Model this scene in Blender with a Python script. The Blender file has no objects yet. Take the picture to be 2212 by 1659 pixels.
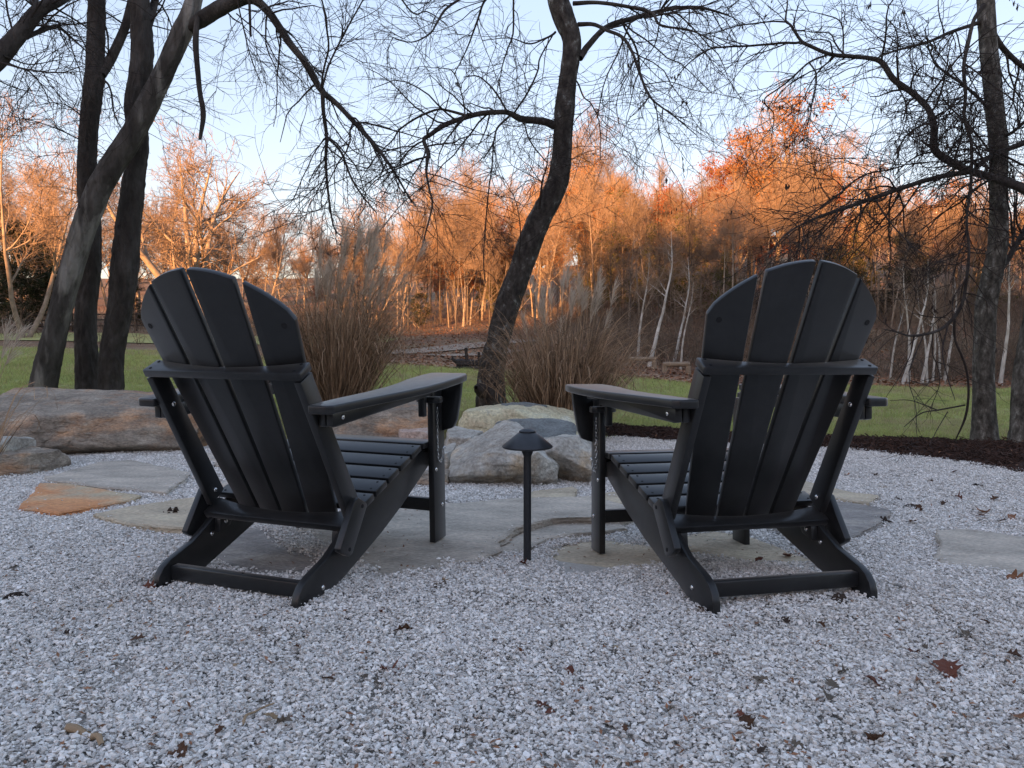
import bpy, bmesh, math, random
import numpy as np
from mathutils import Vector, Matrix, Euler
from mathutils.geometry import tessellate_polygon

# ------------------------------------------------------------------ camera, sky, sun, exposure
scene = bpy.context.scene
COL = scene.collection
CAM_H, PITCH, FPX, CX, CY = 0.7236, -0.0536, 1656.3, 1106.0, 829.5
cam_data = bpy.data.cameras.new('camera')
cam_data.sensor_width = 36.0
cam_data.lens = FPX / 2212.0 * 36.0
cam_data.clip_start = 0.05
cam_data.clip_end = 3000.0
cam = bpy.data.objects.new('camera', cam_data)
cam.location = (0, 0, CAM_H)
cam.rotation_euler = (math.pi / 2 + PITCH, 0, 0)
COL.objects.link(cam)
scene.camera = cam

SUN_EL, SUN_AZ = math.radians(5.0), math.radians(205.0)     # azimuth clockwise from +Y: behind the camera, to the left
world = bpy.data.worlds.new('World')
scene.world = world
world.use_nodes = True
wn, wl = world.node_tree.nodes, world.node_tree.links
bg = wn['Background']
sky = wn.new('ShaderNodeTexSky')
sky.sky_type = 'NISHITA'
sky.sun_disc = False
sky.sun_elevation = SUN_EL
sky.sun_rotation = SUN_AZ
sky.altitude = 200.0
sky.air_density = 1.0
sky.dust_density = 1.2
sky.ozone_density = 2.0
sg = wn.new('ShaderNodeGamma'); sg.inputs['Gamma'].default_value = 0.36          # soft twilight contrast over the whole dome
st_ = wn.new('ShaderNodeMix'); st_.data_type = 'RGBA'; st_.blend_type = 'MULTIPLY'; st_.inputs['Factor'].default_value = 1.0
st_.inputs['B'].default_value = (1.085, 0.970, 0.975, 1)
wl.new(sky.outputs['Color'], sg.inputs['Color']); wl.new(sg.outputs['Color'], st_.inputs['A']); sh_ = wn.new('ShaderNodeHueSaturation'); sh_.inputs['Saturation'].default_value = 1.75
wl.new(st_.outputs['Result'], sh_.inputs['Color']); wl.new(sh_.outputs['Color'], bg.inputs['Color'])
bg.inputs['Strength'].default_value = 0.15

sun_data = bpy.data.lights.new('sun', 'SUN')
sun_data.energy = 3.4
sun_data.angle = math.radians(0.5)
sun_data.color = (1.0, 0.47, 0.18)
sun = bpy.data.objects.new('sun', sun_data)
sd = Vector((math.sin(SUN_AZ) * math.cos(SUN_EL), math.cos(SUN_AZ) * math.cos(SUN_EL), math.sin(SUN_EL)))
sun.rotation_euler = sd.to_track_quat('Z', 'Y').to_euler()
COL.objects.link(sun)

scene.view_settings.view_transform = 'Standard'
scene.view_settings.look = 'None'
scene.view_settings.gamma = 1.0
scene.view_settings.exposure = 2.6

# ------------------------------------------------------------------ helpers
def at(px, py, Y):
    """point on the camera ray through photo position (px, py) [2212 wide] at distance Y along +Y"""
    a = (px - CX) / FPX; b = -(py - CY) / FPX
    c, s = math.cos(PITCH), math.sin(PITCH)
    d = Vector((a, c - b * s, s + b * c))
    return Vector((0, 0, CAM_H)) + d * (Y / d.y)

def sstep(a, b, x):
    t = np.clip((np.asarray(x, float) - a) / (b - a), 0, 1)
    return t * t * (3 - 2 * t)

def _hash(i, j, k, seed):
    h = (i.astype(np.int64) * 374761393 + j.astype(np.int64) * 668265263 + k.astype(np.int64) * 2147483647 + seed * 974634777) & 0xFFFFFFFF
    h = ((h ^ (h >> 13)) * 1274126177) & 0xFFFFFFFF
    h = ((h ^ (h >> 16)) * 2246822519) & 0xFFFFFFFF
    return ((h ^ (h >> 15)) & 0xFFFFFF) / float(0xFFFFFF)

def vnoise(p, seed=0):
    """smooth value noise in -1..1 for an (n,3) array"""
    p = np.asarray(p, float)
    f = np.floor(p); t = p - f; t = t * t * (3 - 2 * t)
    i, j, k = f[:, 0].astype(np.int64), f[:, 1].astype(np.int64), f[:, 2].astype(np.int64)
    out = 0
    for dx in (0, 1):
        wx = t[:, 0] if dx else 1 - t[:, 0]
        for dy in (0, 1):
            wy = t[:, 1] if dy else 1 - t[:, 1]
            for dz in (0, 1):
                wz = t[:, 2] if dz else 1 - t[:, 2]
                out = out + wx * wy * wz * _hash(i + dx, j + dy, k + dz, seed)
    return out * 2 - 1

def fbm(p, seed=0, octs=4, gain=0.5):
    p = np.asarray(p, float); o = 0; a = 1.0; s = 0
    for q in range(octs):
        o = o + a * vnoise(p * (2.0 ** q) + q * 17.3, seed + q); s += a; a *= gain
    return o / s

TX_A = np.array([-.9, -.6, -.3, -.1, .1, .25, .6, .9])
TX_Y = np.array([0, 5, 10, 22, 30, 40, 60, 90, 150, 400.])
TX_Z = np.array([
    [0, .00, .14, .42, .60, .9, 2.0, 4.5, 12, 34],
    [0, .00, .12, .40, .60, .9, 2.0, 4.5, 12, 34],
    [0, .00, .05, .22, .40, .7, 1.8, 4.2, 12, 34],
    [0, .00, .00, .00, .35, .95, 1.8, 4.6, 13, 36],
    [0, -.03, -.08, -.15, .10, .9, 2.6, 6.5, 16, 40],
    [0, -.045, -.20, -.50, -.40, .6, 3.4, 9.0, 21, 46],
    [0, -.05, -.25, -.60, -.50, .8, 4.0, 10.0, 23, 48],
    [0, -.05, -.25, -.60, -.50, .8, 4.0, 10.0, 23, 48]])

def terrain(x, y):
    """height of the ground, near patio slope blended into the far land"""
    x = np.atleast_1d(np.asarray(x, float)); y = np.atleast_1d(np.asarray(y, float))
    x, y = np.broadcast_arrays(x, y)
    near = -.045 * sstep(-.6, .6, x) * sstep(2.0, 2.8, y)
    yy = np.clip(y, .5, 399.); a = np.clip(x / np.maximum(yy, 3), -.899, .899)
    ia = np.clip(np.searchsorted(TX_A, a) - 1, 0, len(TX_A) - 2); ta = (a - TX_A[ia]) / (TX_A[ia + 1] - TX_A[ia])
    iy = np.clip(np.searchsorted(TX_Y, yy) - 1, 0, len(TX_Y) - 2); ty = (yy - TX_Y[iy]) / (TX_Y[iy + 1] - TX_Y[iy])
    far = (TX_Z[ia, iy] * (1 - ta) + TX_Z[ia + 1, iy] * ta) * (1 - ty) + (TX_Z[ia, iy + 1] * (1 - ta) + TX_Z[ia + 1, iy + 1] * ta) * ty
    w = sstep(4.0, 7.0, y)
    z = near * (1 - w) + far * w
    und = .5 * vnoise(np.stack([x * .12, y * .12, x * 0], -1).reshape(-1, 3), 5).reshape(x.shape)
    return z + und * .35 * sstep(20, 60, y)

def tz(x, y): return float(terrain(x, y)[0])

def ground(px, py, dz=0.0):
    """where the camera ray through (px, py) meets the ground"""
    Y = 3.0
    for _ in range(60):
        p = at(px, py, Y); z = tz(p.x, p.y) + dz
        d = at(px, py, 1.0) - Vector((0, 0, CAM_H))
        if d.z >= -1e-4: return p
        Yn = (z - CAM_H) / d.z
        Y = Y * .5 + max(.5, min(Yn, 120)) * .5
    p = at(px, py, Y); p.z = tz(p.x, p.y) + dz
    return p

def link(o, parent=None):
    COL.objects.link(o)
    if parent is not None: o.parent = parent
    return o

def tag(o, label=None, cat=None, group=None, kind=None):
    if label: o['label'] = label
    if cat: o['category'] = cat
    if group: o['group'] = group
    if kind: o['kind'] = kind
    return o

def empty(name, loc=(0, 0, 0), rz=0.0):
    o = bpy.data.objects.new(name, None)
    o.empty_display_size = .1
    o.location = loc; o.rotation_euler = (0, 0, rz)
    return link(o)

def mesh_np(name, V, F, m=None, smooth=False):
    """mesh from an (n,3) array and a list of (k,3)/(k,4) face arrays"""
    V = np.asarray(V, np.float32)
    if not isinstance(F, (list, tuple)): F = [F]
    F = [np.asarray(f, np.int32) for f in F if len(f)]
    me = bpy.data.meshes.new(name)
    me.vertices.add(len(V)); me.vertices.foreach_set('co', V.ravel())
    loops = np.concatenate([f.ravel() for f in F]); tot = np.concatenate([np.full(len(f), f.shape[1], np.int32) for f in F])
    me.loops.add(len(loops)); me.loops.foreach_set('vertex_index', loops)
    me.polygons.add(len(tot))
    st = np.concatenate([[0], np.cumsum(tot)[:-1]]).astype(np.int32)
    me.polygons.foreach_set('loop_start', st)
    me.polygons.foreach_set('use_smooth', np.full(len(tot), smooth, bool))
    me.update(calc_edges=True)
    if m is not None: me.materials.append(m)
    return me

def obj_np(name, V, F, m=None, parent=None, smooth=False):
    return link(bpy.data.objects.new(name, mesh_np(name, V, F, m, smooth)), parent)

def copy_tree(o, parent=None):
    c = o.copy(); COL.objects.link(c)
    if parent is not None: c.parent = parent
    for ch in list(o.children): copy_tree(ch, c)
    return c

def tubes(P, R, k=3, cap=False):
    """P (m,n,3) centre lines, R (m,n) radii -> verts, quads"""
    m, n, _ = P.shape
    T = np.empty_like(P); T[:, 1:-1] = P[:, 2:] - P[:, :-2]; T[:, 0] = P[:, 1] - P[:, 0]; T[:, -1] = P[:, -1] - P[:, -2]
    T /= np.linalg.norm(T, axis=2, keepdims=True) + 1e-12
    mean = P[:, -1] - P[:, 0]; mean /= np.linalg.norm(mean, axis=1, keepdims=True) + 1e-12
    ref = np.where(np.abs(mean[:, 2:3]) < .8, np.array([[0, 0, 1.]]), np.array([[.9, .43, 0.]]))
    A = np.cross(T, ref[:, None, :]); A /= np.linalg.norm(A, axis=2, keepdims=True) + 1e-9
    B = np.cross(T, A)
    th = np.arange(k) * 2 * math.pi / k
    V = P[:, :, None, :] + R[:, :, None, None] * (A[:, :, None, :] * np.cos(th)[None, None, :, None] + B[:, :, None, :] * np.sin(th)[None, None, :, None])
    idx = np.arange(m * n * k).reshape(m, n, k)
    nx = np.roll(idx, -1, axis=2)
    Q = np.stack([idx[:, :-1], nx[:, :-1], nx[:, 1:], idx[:, 1:]], -1).reshape(-1, 4)
    return V.reshape(-1, 3), Q

def ribbons(P, W, side):
    """flat strips: P (m,n,3), W (m,n) half widths, side (m,3)"""
    m, n, _ = P.shape
    s = side / (np.linalg.norm(side, axis=1, keepdims=True) + 1e-9)
    V = np.stack([P - W[..., None] * s[:, None], P + W[..., None] * s[:, None]], 2)
    idx = np.arange(m * n * 2).reshape(m, n, 2)
    Q = np.stack([idx[:, :-1, 0], idx[:, :-1, 1], idx[:, 1:, 1], idx[:, 1:, 0]], -1).reshape(-1, 4)
    return V.reshape(-1, 3), Q

def join_vf(parts):
    V, F, o = [], [], 0
    for v, f in parts:
        V.append(v); F.append(np.asarray(f) + o); o += len(v)
    return np.concatenate(V), F

def unit(a): return a / (np.linalg.norm(a, axis=-1, keepdims=True) + 1e-12)

def grow(rng, S, D, L, R0, n, wander=.15, grav=0.0, taper=.25, up=None):
    """vectorised branch growth -> P (m,n+1,3), R (m,n+1)"""
    m = len(S); P = np.zeros((m, n + 1, 3)); P[:, 0] = S; d = unit(D)
    g = np.broadcast_to(np.asarray(grav, float), (m,))
    for i in range(n):
        d = unit(d + rng.normal(0, wander, (m, 3)) + np.array([0, 0, -1.]) * g[:, None])
        P[:, i + 1] = P[:, i] + d * (L / n)[:, None]
    t = np.linspace(0, 1, n + 1)
    R = R0[:, None] * (1 - (1 - taper) * t[None])
    return P, R

def spawn(rng, P, R, count, lo, hi, alo, ahi, rf=.55, tlo=.15, thi=1.0, rmax=None, rmin=.001, byl=True):
    """start points on existing branches, spreading off their tangents"""
    m, n, _ = P.shape
    ln = np.linalg.norm(P[:, 1:] - P[:, :-1], axis=2).sum(1)
    pr = ln / ln.sum() if byl else np.full(m, 1 / m)
    b = rng.choice(m, count, p=pr); t = rng.uniform(tlo, thi, count) * (n - 1) * .9999
    i = t.astype(int); f = (t - i)[:, None]
    S = P[b, i] * (1 - f) + P[b, i + 1] * f
    T = unit(P[b, i + 1] - P[b, i])
    r = R[b, i] * (1 - f[:, 0]) + R[b, i + 1] * f[:, 0]
    ax = unit(np.cross(T, rng.normal(0, 1, (count, 3))))
    a = np.radians(rng.uniform(alo, ahi, count))[:, None]
    D = T * np.cos(a) + ax * np.sin(a)
    L = rng.uniform(lo, hi, count)
    R0 = np.maximum(r * rf, rmin)
    if rmax is not None: R0 = np.minimum(R0, rmax)
    return S, D, L, R0

def catmull(pts, per=6):
    pts = np.asarray(pts, float)
    p = np.concatenate([[2 * pts[0] - pts[1]], pts, [2 * pts[-1] - pts[-2]]])
    out = []
    for i in range(1, len(p) - 2):
        for s in range(per):
            t = s / per
            out.append(.5 * (2 * p[i] + (p[i + 1] - p[i - 1]) * t + (2 * p[i - 1] - 5 * p[i] + 4 * p[i + 1] - p[i + 2]) * t * t + (3 * p[i] - p[i - 1] - 3 * p[i + 1] + p[i + 2]) * t ** 3))
    out.append(pts[-1])
    return np.array(out)

def resample(pts, rad, n):
    d = np.concatenate([[0], np.cumsum(np.linalg.norm(pts[1:] - pts[:-1], axis=1))])
    s = np.linspace(0, d[-1], n)
    return np.stack([np.interp(s, d, pts[:, k]) for k in range(3)], 1), np.interp(s, d, rad)

# ------------------------------------------------------------------ materials
def pmat(name, ramp, scale=5.0, detail=8.0, stretch=(1, 1, 1), rough=.85, bump=.3, bscale=25.0, bdist=.02, island=0.0, objrand=0.0,
         spec=.3, distort=0.0, layer=None, lscale=3.0, lstretch=(1, 1, 1), lramp=(.45, .6), hue=0.0, transl=0.0, metallic=0.0, rvar=0.0, nrough=.6, fine=0.0, fscale=90.0, sheen=0.0):
    m = bpy.data.materials.new(name); m.use_nodes = True
    nt = m.node_tree; N, L = nt.nodes, nt.links
    b = N['Principled BSDF']
    tc = N.new('ShaderNodeTexCoord')
    def mapped(s):
        mp = N.new('ShaderNodeMapping'); mp.inputs['Scale'].default_value = s
        L.new(tc.outputs['Object'], mp.inputs['Vector']); return mp.outputs['Vector']
    def noise(vec, sc, det, dist=0.0):
        n = N.new('ShaderNodeTexNoise'); n.inputs['Scale'].default_value = sc; n.inputs['Detail'].default_value = det
        n.inputs['Roughness'].default_value = nrough; n.inputs['Distortion'].default_value = dist
        L.new(vec, n.inputs['Vector']); return n.outputs['Fac']
    def cramp(fac, stops):
        r = N.new('ShaderNodeValToRGB'); e = r.color_ramp.elements
        while len(e) < len(stops): e.new(.5)
        for q, (pos, c) in enumerate(stops):
            e[q].position = pos; e[q].color = (c[0], c[1], c[2], 1)
        L.new(fac, r.inputs['Fac']); return r.outputs['Color']
    n1 = noise(mapped(stretch), scale, detail, distort)
    col = cramp(n1, ramp)
    if layer is not None:
        n2 = noise(mapped(lstretch), lscale, 6.0, .3)
        c2 = cramp(n1, layer)
        rr = N.new('ShaderNodeMapRange'); rr.inputs['From Min'].default_value = lramp[0]; rr.inputs['From Max'].default_value = lramp[1]
        L.new(n2, rr.inputs['Value'])
        mx = N.new('ShaderNodeMix'); mx.data_type = 'RGBA'
        L.new(rr.outputs['Result'], mx.inputs['Factor']); L.new(col, mx.inputs['A']); L.new(c2, mx.inputs['B'])
        col = mx.outputs['Result']
    if fine:
        nf = noise(mapped(stretch), fscale, 4.0); fm = N.new('ShaderNodeMapRange')
        fm.inputs['From Min'].default_value = .3; fm.inputs['From Max'].default_value = .7; fm.inputs['To Min'].default_value = 1 - fine; fm.inputs['To Max'].default_value = 1 + fine * .8
        L.new(nf, fm.inputs['Value']); hf = N.new('ShaderNodeHueSaturation'); L.new(col, hf.inputs['Color']); L.new(fm.outputs['Result'], hf.inputs['Value']); col = hf.outputs['Color']
    if sheen:
        b.inputs['Sheen Weight'].default_value = sheen; b.inputs['Sheen Roughness'].default_value = .35; b.inputs['Sheen Tint'].default_value = (.95, .93, .90, 1)
    if island or objrand:
        val = None
        if island:
            g = N.new('ShaderNodeNewGeometry'); val = g.outputs['Random Per Island']; amp = island
        if objrand:
            oi = N.new('ShaderNodeObjectInfo')
            if val is None: val = oi.outputs['Random']; amp = objrand
            else:
                ad = N.new('ShaderNodeMath'); ad.operation = 'ADD'; L.new(val, ad.inputs[0]); L.new(oi.outputs['Random'], ad.inputs[1])
                fr = N.new('ShaderNodeMath'); fr.operation = 'FRACT'; L.new(ad.outputs[0], fr.inputs[0]); val = fr.outputs[0]; amp = max(island, objrand)
        mr = N.new('ShaderNodeMapRange'); mr.inputs['To Min'].default_value = 1 - amp; mr.inputs['To Max'].default_value = 1 + amp
        L.new(val, mr.inputs['Value'])
        hs = N.new('ShaderNodeHueSaturation'); L.new(col, hs.inputs['Color']); L.new(mr.outputs['Result'], hs.inputs['Value'])
        if hue:
            m2 = N.new('ShaderNodeMath'); m2.operation = 'MULTIPLY'; m2.inputs[1].default_value = 7.31; L.new(val, m2.inputs[0])
            m3 = N.new('ShaderNodeMath'); m3.operation = 'FRACT'; L.new(m2.outputs[0], m3.inputs[0])
            m4 = N.new('ShaderNodeMapRange'); m4.inputs['To Min'].default_value = .5 - hue; m4.inputs['To Max'].default_value = .5 + hue
            L.new(m3.outputs[0], m4.inputs['Value']); L.new(m4.outputs['Result'], hs.inputs['Hue'])
        col = hs.outputs['Color']
    L.new(col, b.inputs['Base Color'])
    b.inputs['Roughness'].default_value = rough
    b.inputs['Specular IOR Level'].default_value = spec
    b.inputs['Metallic'].default_value = metallic
    if rvar:
        rm = N.new('ShaderNodeMapRange'); rm.inputs['To Min'].default_value = rough - rvar; rm.inputs['To Max'].default_value = rough + rvar
        L.new(n1, rm.inputs['Value']); L.new(rm.outputs['Result'], b.inputs['Roughness'])
    if bump:
        n3 = noise(mapped(stretch), bscale, 6.0)
        bp = N.new('ShaderNodeBump'); bp.inputs['Strength'].default_value = bump; bp.inputs['Distance'].default_value = bdist
        L.new(n3, bp.inputs['Height']); L.new(bp.outputs['Normal'], b.inputs['Normal'])
    if transl:
        out = N['Material Output']; t = N.new('ShaderNodeBsdfTranslucent'); mxs = N.new('ShaderNodeMixShader')
        mxs.inputs['Fac'].default_value = transl
        L.new(col, t.inputs['Color']); L.new(b.outputs['BSDF'], mxs.inputs[1]); L.new(t.outputs['BSDF'], mxs.inputs[2]); L.new(mxs.outputs['Shader'], out.inputs['Surface'])
    return m

def plain(name, c, rough=.5, metallic=0.0, spec=.5):
    m = bpy.data.materials.new(name); m.use_nodes = True
    b = m.node_tree.nodes['Principled BSDF']
    b.inputs['Base Color'].default_value = (*c, 1); b.inputs['Roughness'].default_value = rough
    b.inputs['Metallic'].default_value = metallic; b.inputs['Specular IOR Level'].default_value = spec
    return m

M = {}
M['gravel'] = pmat('gravel_stone', [(.25, (.53, .505, .47)), (.5, (.71, .68, .64)), (.75, (.82, .80, .76))], scale=60, detail=3, rough=.8, bump=.25, bscale=300, bdist=.002, island=.30, objrand=.25, hue=.012)
M['gravel_base'] = pmat('gravel_bed', [(.3, (.47, .44, .40)), (.7, (.64, .61, .56))], scale=90, rough=.9, bump=.8, bscale=80, bdist=.02)
M['soil'] = pmat('leaf_litter_soil', [(.3, (0.070, 0.039, 0.025)), (.5, (0.154, 0.081, 0.048)), (.7, (0.266, 0.154, 0.091))], scale=3.0, detail=12, rough=.95, bump=.8, bscale=30, bdist=.05,
                 layer=[(.3, (0.126, 0.087, 0.049)), (.6, (0.280, 0.203, 0.119))], lscale=.12, lramp=(.42, .62))
M['dirt'] = pmat('bare_dirt', [(.3, (0.213, 0.138, 0.081)), (.6, (0.338, 0.225, 0.144)), (.8, (0.413, 0.300, 0.200))], scale=1.2, detail=12, rough=.95, bump=.6, bscale=20, bdist=.05)
M['road'] = pmat('pale_gravel_road', [(.3, (0.170, 0.123, 0.086)), (.5, (0.269, 0.214, 0.162)), (.7, (0.419, 0.351, 0.282))], scale=4, detail=10, rough=.95, bump=.5, bscale=30, bdist=.03)
M['lawn'] = pmat('lawn_soil', [(.3, (0.245, 0.266, 0.101)), (.55, (0.359, 0.378, 0.144)), (.8, (0.489, 0.466, 0.230))], scale=1.5, detail=10, rough=.95, bump=.8, bscale=40, bdist=.03)
M['blade'] = pmat('grass_blade', [(.3, (0.271, 0.313, 0.100)), (.55, (0.389, 0.419, 0.147)), (.8, (0.531, 0.496, 0.224))], scale=4, detail=3, rough=.7, bump=0, objrand=.35, hue=.03, transl=.45)
M['dry_blade'] = pmat('dry_lawn_blade', [(.3, (.30, .25, .13)), (.7, (.48, .41, .24))], scale=4, detail=3, rough=.8, bump=0, objrand=.3, transl=.4)
M['mulch'] = pmat('mulch_bark', [(.3, (0.031, 0.019, 0.015)), (.6, (0.068, 0.037, 0.027)), (.85, (0.145, 0.085, 0.058))], scale=30, detail=4, rough=.95, bump=.4, bscale=120, bdist=.005, island=.4, objrand=.3)
SLATE = dict(detail=12, rough=.75, bump=.9, bscale=13, bdist=.025, stretch=(1, 1.9, 4), fine=.3, fscale=60)
M['slab_gray'] = pmat('slate_gray', [(.3, (0.310, 0.278, 0.231)), (.5, (0.496, 0.439, 0.365)), (.68, (0.671, 0.586, 0.481)), (.78, (0.720, 0.720, 0.706))], scale=3, **SLATE)
M['slab_tan'] = pmat('slate_tan', [(.3, (0.372, 0.314, 0.231)), (.55, (0.560, 0.467, 0.338)), (.8, (0.720, 0.651, 0.463))], scale=3, **SLATE)
M['slab_rust'] = pmat('slate_rust', [(.3, (0.423, 0.347, 0.241)), (.6, (0.622, 0.509, 0.338))], scale=3, layer=[(.3, (0.547, 0.228, 0.097)), (.7, (0.720, 0.368, 0.169))], lscale=2.2, lramp=(.40, .55), **SLATE)
M['slab_dark'] = pmat('slate_dark', [(.3, (0.186, 0.174, 0.159)), (.5, (0.310, 0.285, 0.259)), (.72, (0.496, 0.444, 0.374)), (.8, (0.720, 0.720, 0.641))], scale=4, **SLATE)
RK = dict(detail=15, rough=.88, bump=.9, bscale=14, bdist=.03, nrough=.68, fine=.38, fscale=55)
M['rock_brown'] = pmat('boulder_brown', [(.3, (0.152, 0.128, 0.101)), (.5, (0.306, 0.255, 0.201)), (.7, (0.505, 0.435, 0.345))], scale=5, stretch=(1, 1, 2.2), layer=[(.3, (0.230, 0.128, 0.079)), (.6, (0.551, 0.330, 0.188))], lscale=2.2, lstretch=(1, 1, 2), lramp=(.5, .64), **RK)
M['rock_cream'] = pmat('boulder_cream', [(.3, (0.459, 0.345, 0.230)), (.55, (0.660, 0.615, 0.418)), (.75, (0.660, 0.660, 0.590))], scale=5, layer=[(.3, (0.352, 0.330, 0.288)), (.7, (0.643, 0.570, 0.461))], lscale=2.0, lramp=(.55, .7), **RK)
M['rock_gray'] = pmat('boulder_gray', [(.3, (0.230, 0.210, 0.180)), (.5, (0.429, 0.398, 0.345)), (.72, (0.660, 0.660, 0.605))], scale=6, layer=[(.3, (0.291, 0.217, 0.144)), (.6, (0.551, 0.428, 0.288))], lscale=2.4, lramp=(.52, .66), **RK)
M['rock_dark'] = pmat('boulder_slate_cap', [(.3, (0.130, 0.143, 0.144)), (.6, (0.245, 0.263, 0.259)), (.8, (0.398, 0.405, 0.389))], scale=5, stretch=(1, 1, 5), **RK)
M['rock_pink'] = pmat('boulder_pink', [(.3, (0.367, 0.255, 0.209)), (.55, (0.581, 0.435, 0.360)), (.75, (0.660, 0.660, 0.590))], scale=5, **RK)
BK = dict(rough=.95, bump=1.0, bdist=.05)
M['bark_dark'] = pmat('bark_dark', [(.3, (.028, .023, .020)), (.55, (.065, .056, .050)), (.8, (.13, .118, .108))], scale=9, stretch=(1, 1, .35), bscale=22, **BK)
M['bark_gray'] = pmat('bark_gray_leaning', [(.3, (.035, .030, .026)), (.55, (.085, .075, .066)), (.8, (.16, .145, .13))], scale=9, stretch=(1, 1, .3), bscale=18, layer=[(.3, (.18, .165, .14)), (.7, (.30, .28, .25))], lscale=3, lstretch=(1, 1, .12), lramp=(.52, .6), **BK)
M['bark_lichen'] = pmat('bark_lichen', [(.35, (.035, .030, .027)), (.52, (.075, .066, .058)), (.60, (.11, .10, .09)), (.66, (.25, .26, .24)), (.8, (.34, .35, .32))], scale=16, detail=5, stretch=(1, 1, .6), bscale=30, **BK)
M['bark_mid'] = pmat('bark_grayish', [(.32, (.05, .045, .037)), (.48, (.12, .11, .092)), (.58, (.19, .175, .15)), (.68, (.36, .35, .31))], scale=26, detail=7, stretch=(1, 1, .5), bscale=40, **BK)
M['twig'] = pmat('twig_bark', [(.3, (.022, .017, .015)), (.7, (.055, .043, .037))], scale=20, rough=.9, bump=0)
M['tan_bark'] = pmat('far_tan_bark', [(.3, (0.170, 0.132, 0.098)), (.7, (0.323, 0.264, 0.204))], scale=3, rough=.9, bump=0, objrand=.25)
M['tan_twig'] = pmat('far_tan_twig', [(.3, (0.187, 0.130, 0.090)), (.7, (0.302, 0.223, 0.158))], scale=2, rough=.9, bump=0, objrand=.25)
M['dark_bark'] = pmat('far_dark_bark', [(.3, (.06, .048, .038)), (.7, (.14, .115, .095))], scale=3, rough=.9, bump=0, objrand=.2)
M['pale_bark'] = pmat('sycamore_bark', [(.3, (.25, .215, .17)), (.48, (.42, .40, .36)), (.7, (.66, .64, .60))], scale=2.2, detail=8, stretch=(1, 1, .4), rough=.8, bump=.3, bscale=10)
M['rust_leaf'] = pmat('rust_foliage', [(.3, (.20, .048, .014)), (.6, (.31, .085, .022)), (.8, (.40, .14, .035))], scale=.5, rough=.8, bump=0, island=.35, objrand=.3, transl=.35)
M['orange_leaf'] = pmat('orange_foliage', [(.3, (.24, .095, .024)), (.6, (.36, .155, .038)), (.8, (.42, .22, .06))], scale=.5, rough=.8, bump=0, island=.35, objrand=.3, transl=.35)
M['olive_leaf'] = pmat('cedar_foliage', [(.3, (.06, .062, .015)), (.6, (.12, .11, .025)), (.8, (.20, .16, .04))], scale=.8, rough=.85, bump=0, island=.35, transl=.2)
M['dark_leaf'] = pmat('evergreen_foliage', [(.3, (.018, .025, .012)), (.7, (.05, .055, .025))], scale=.8, rough=.8, bump=0, island=.35, transl=.15)
M['brush'] = pmat('brush_twig', [(.3, (.08, .055, .038)), (.7, (.19, .14, .10))], scale=2, rough=.9, bump=0, island=.35)
M['litter'] = pmat('fallen_leaf_litter', [(.3, (0.149, 0.068, 0.038)), (.6, (0.270, 0.135, 0.074)), (.8, (0.405, 0.243, 0.135))], scale=1.5, rough=.9, bump=0, island=.4)
M['reed'] = pmat('dry_grass_blade', [(.3, (0.195, 0.124, 0.072)), (.6, (0.364, 0.247, 0.156)), (.8, (0.546, 0.416, 0.286))], scale=6, rough=.75, bump=0, island=.65, transl=.2)
M['reed_stem'] = pmat('dry_grass_stem', [(.3, (0.260, 0.176, 0.104)), (.7, (0.442, 0.325, 0.208))], scale=6, rough=.75, bump=0, island=.3)
M['plume'] = pmat('dry_plume', [(.3, (.46, .37, .28)), (.7, (.66, .57, .46))], scale=12, rough=.85, bump=0, island=.25, transl=.35)
M['hdpe'] = pmat('charcoal_recycled_plastic', [(.3, (.009, .0092, .0098)), (.7, (.0145, .0148, .0155))], scale=40, detail=6, rough=.34, bump=.05, bscale=260, bdist=.002, spec=.5, rvar=.1, sheen=.36, fine=.3, fscale=9)
M['steel'] = plain('stainless_steel', (.75, .75, .74), .25, 1.0)
M['hole'] = plain('screw_recess_black', (.006, .006, .007), .8)
M['black_metal'] = pmat('black_powder_coat', [(.3, (.018, .020, .024)), (.7, (.026, .028, .033))], scale=60, rough=.42, bump=.05, bscale=400, bdist=.001, spec=.5)
LEAFC = {'brown': (.09, .045, .025), 'red': (.14, .052, .033), 'orange': (.27, .13, .07), 'gray': (.13, .105, .08), 'tan': (.34, .24, .14), 'dark': (.045, .03, .022)}
for k, c in LEAFC.items():
    M['leaf_' + k] = pmat('dead_leaf_' + k, [(.3, tuple(v * .65 for v in c)), (.7, tuple(v * 1.3 for v in c))], scale=60, rough=.75, bump=.3, bscale=120, bdist=.002, objrand=.2, transl=.12)
M['wood'] = pmat('weathered_wood', [(.3, (.17, .12, .08)), (.7, (.32, .25, .18))], scale=4, stretch=(1, 1, 6), rough=.9, bump=.4, bscale=12)
M['char'] = pmat('charred_log', [(.3, (.012, .010, .010)), (.7, (.05, .042, .038))], scale=8, rough=.9, bump=.8, bscale=14, bdist=.05)
M['fence'] = pmat('dark_fence_wood', [(.3, (.035, .030, .027)), (.7, (.08, .07, .06))], scale=4, rough=.9, bump=.2)
M['red_paint'] = plain('red_paint', (.45, .02, .03), .5)
M['stake'] = pmat('stake_wood', [(.3, (.16, .12, .09)), (.7, (.30, .25, .2))], scale=8, rough=.8, bump=.2)

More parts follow.
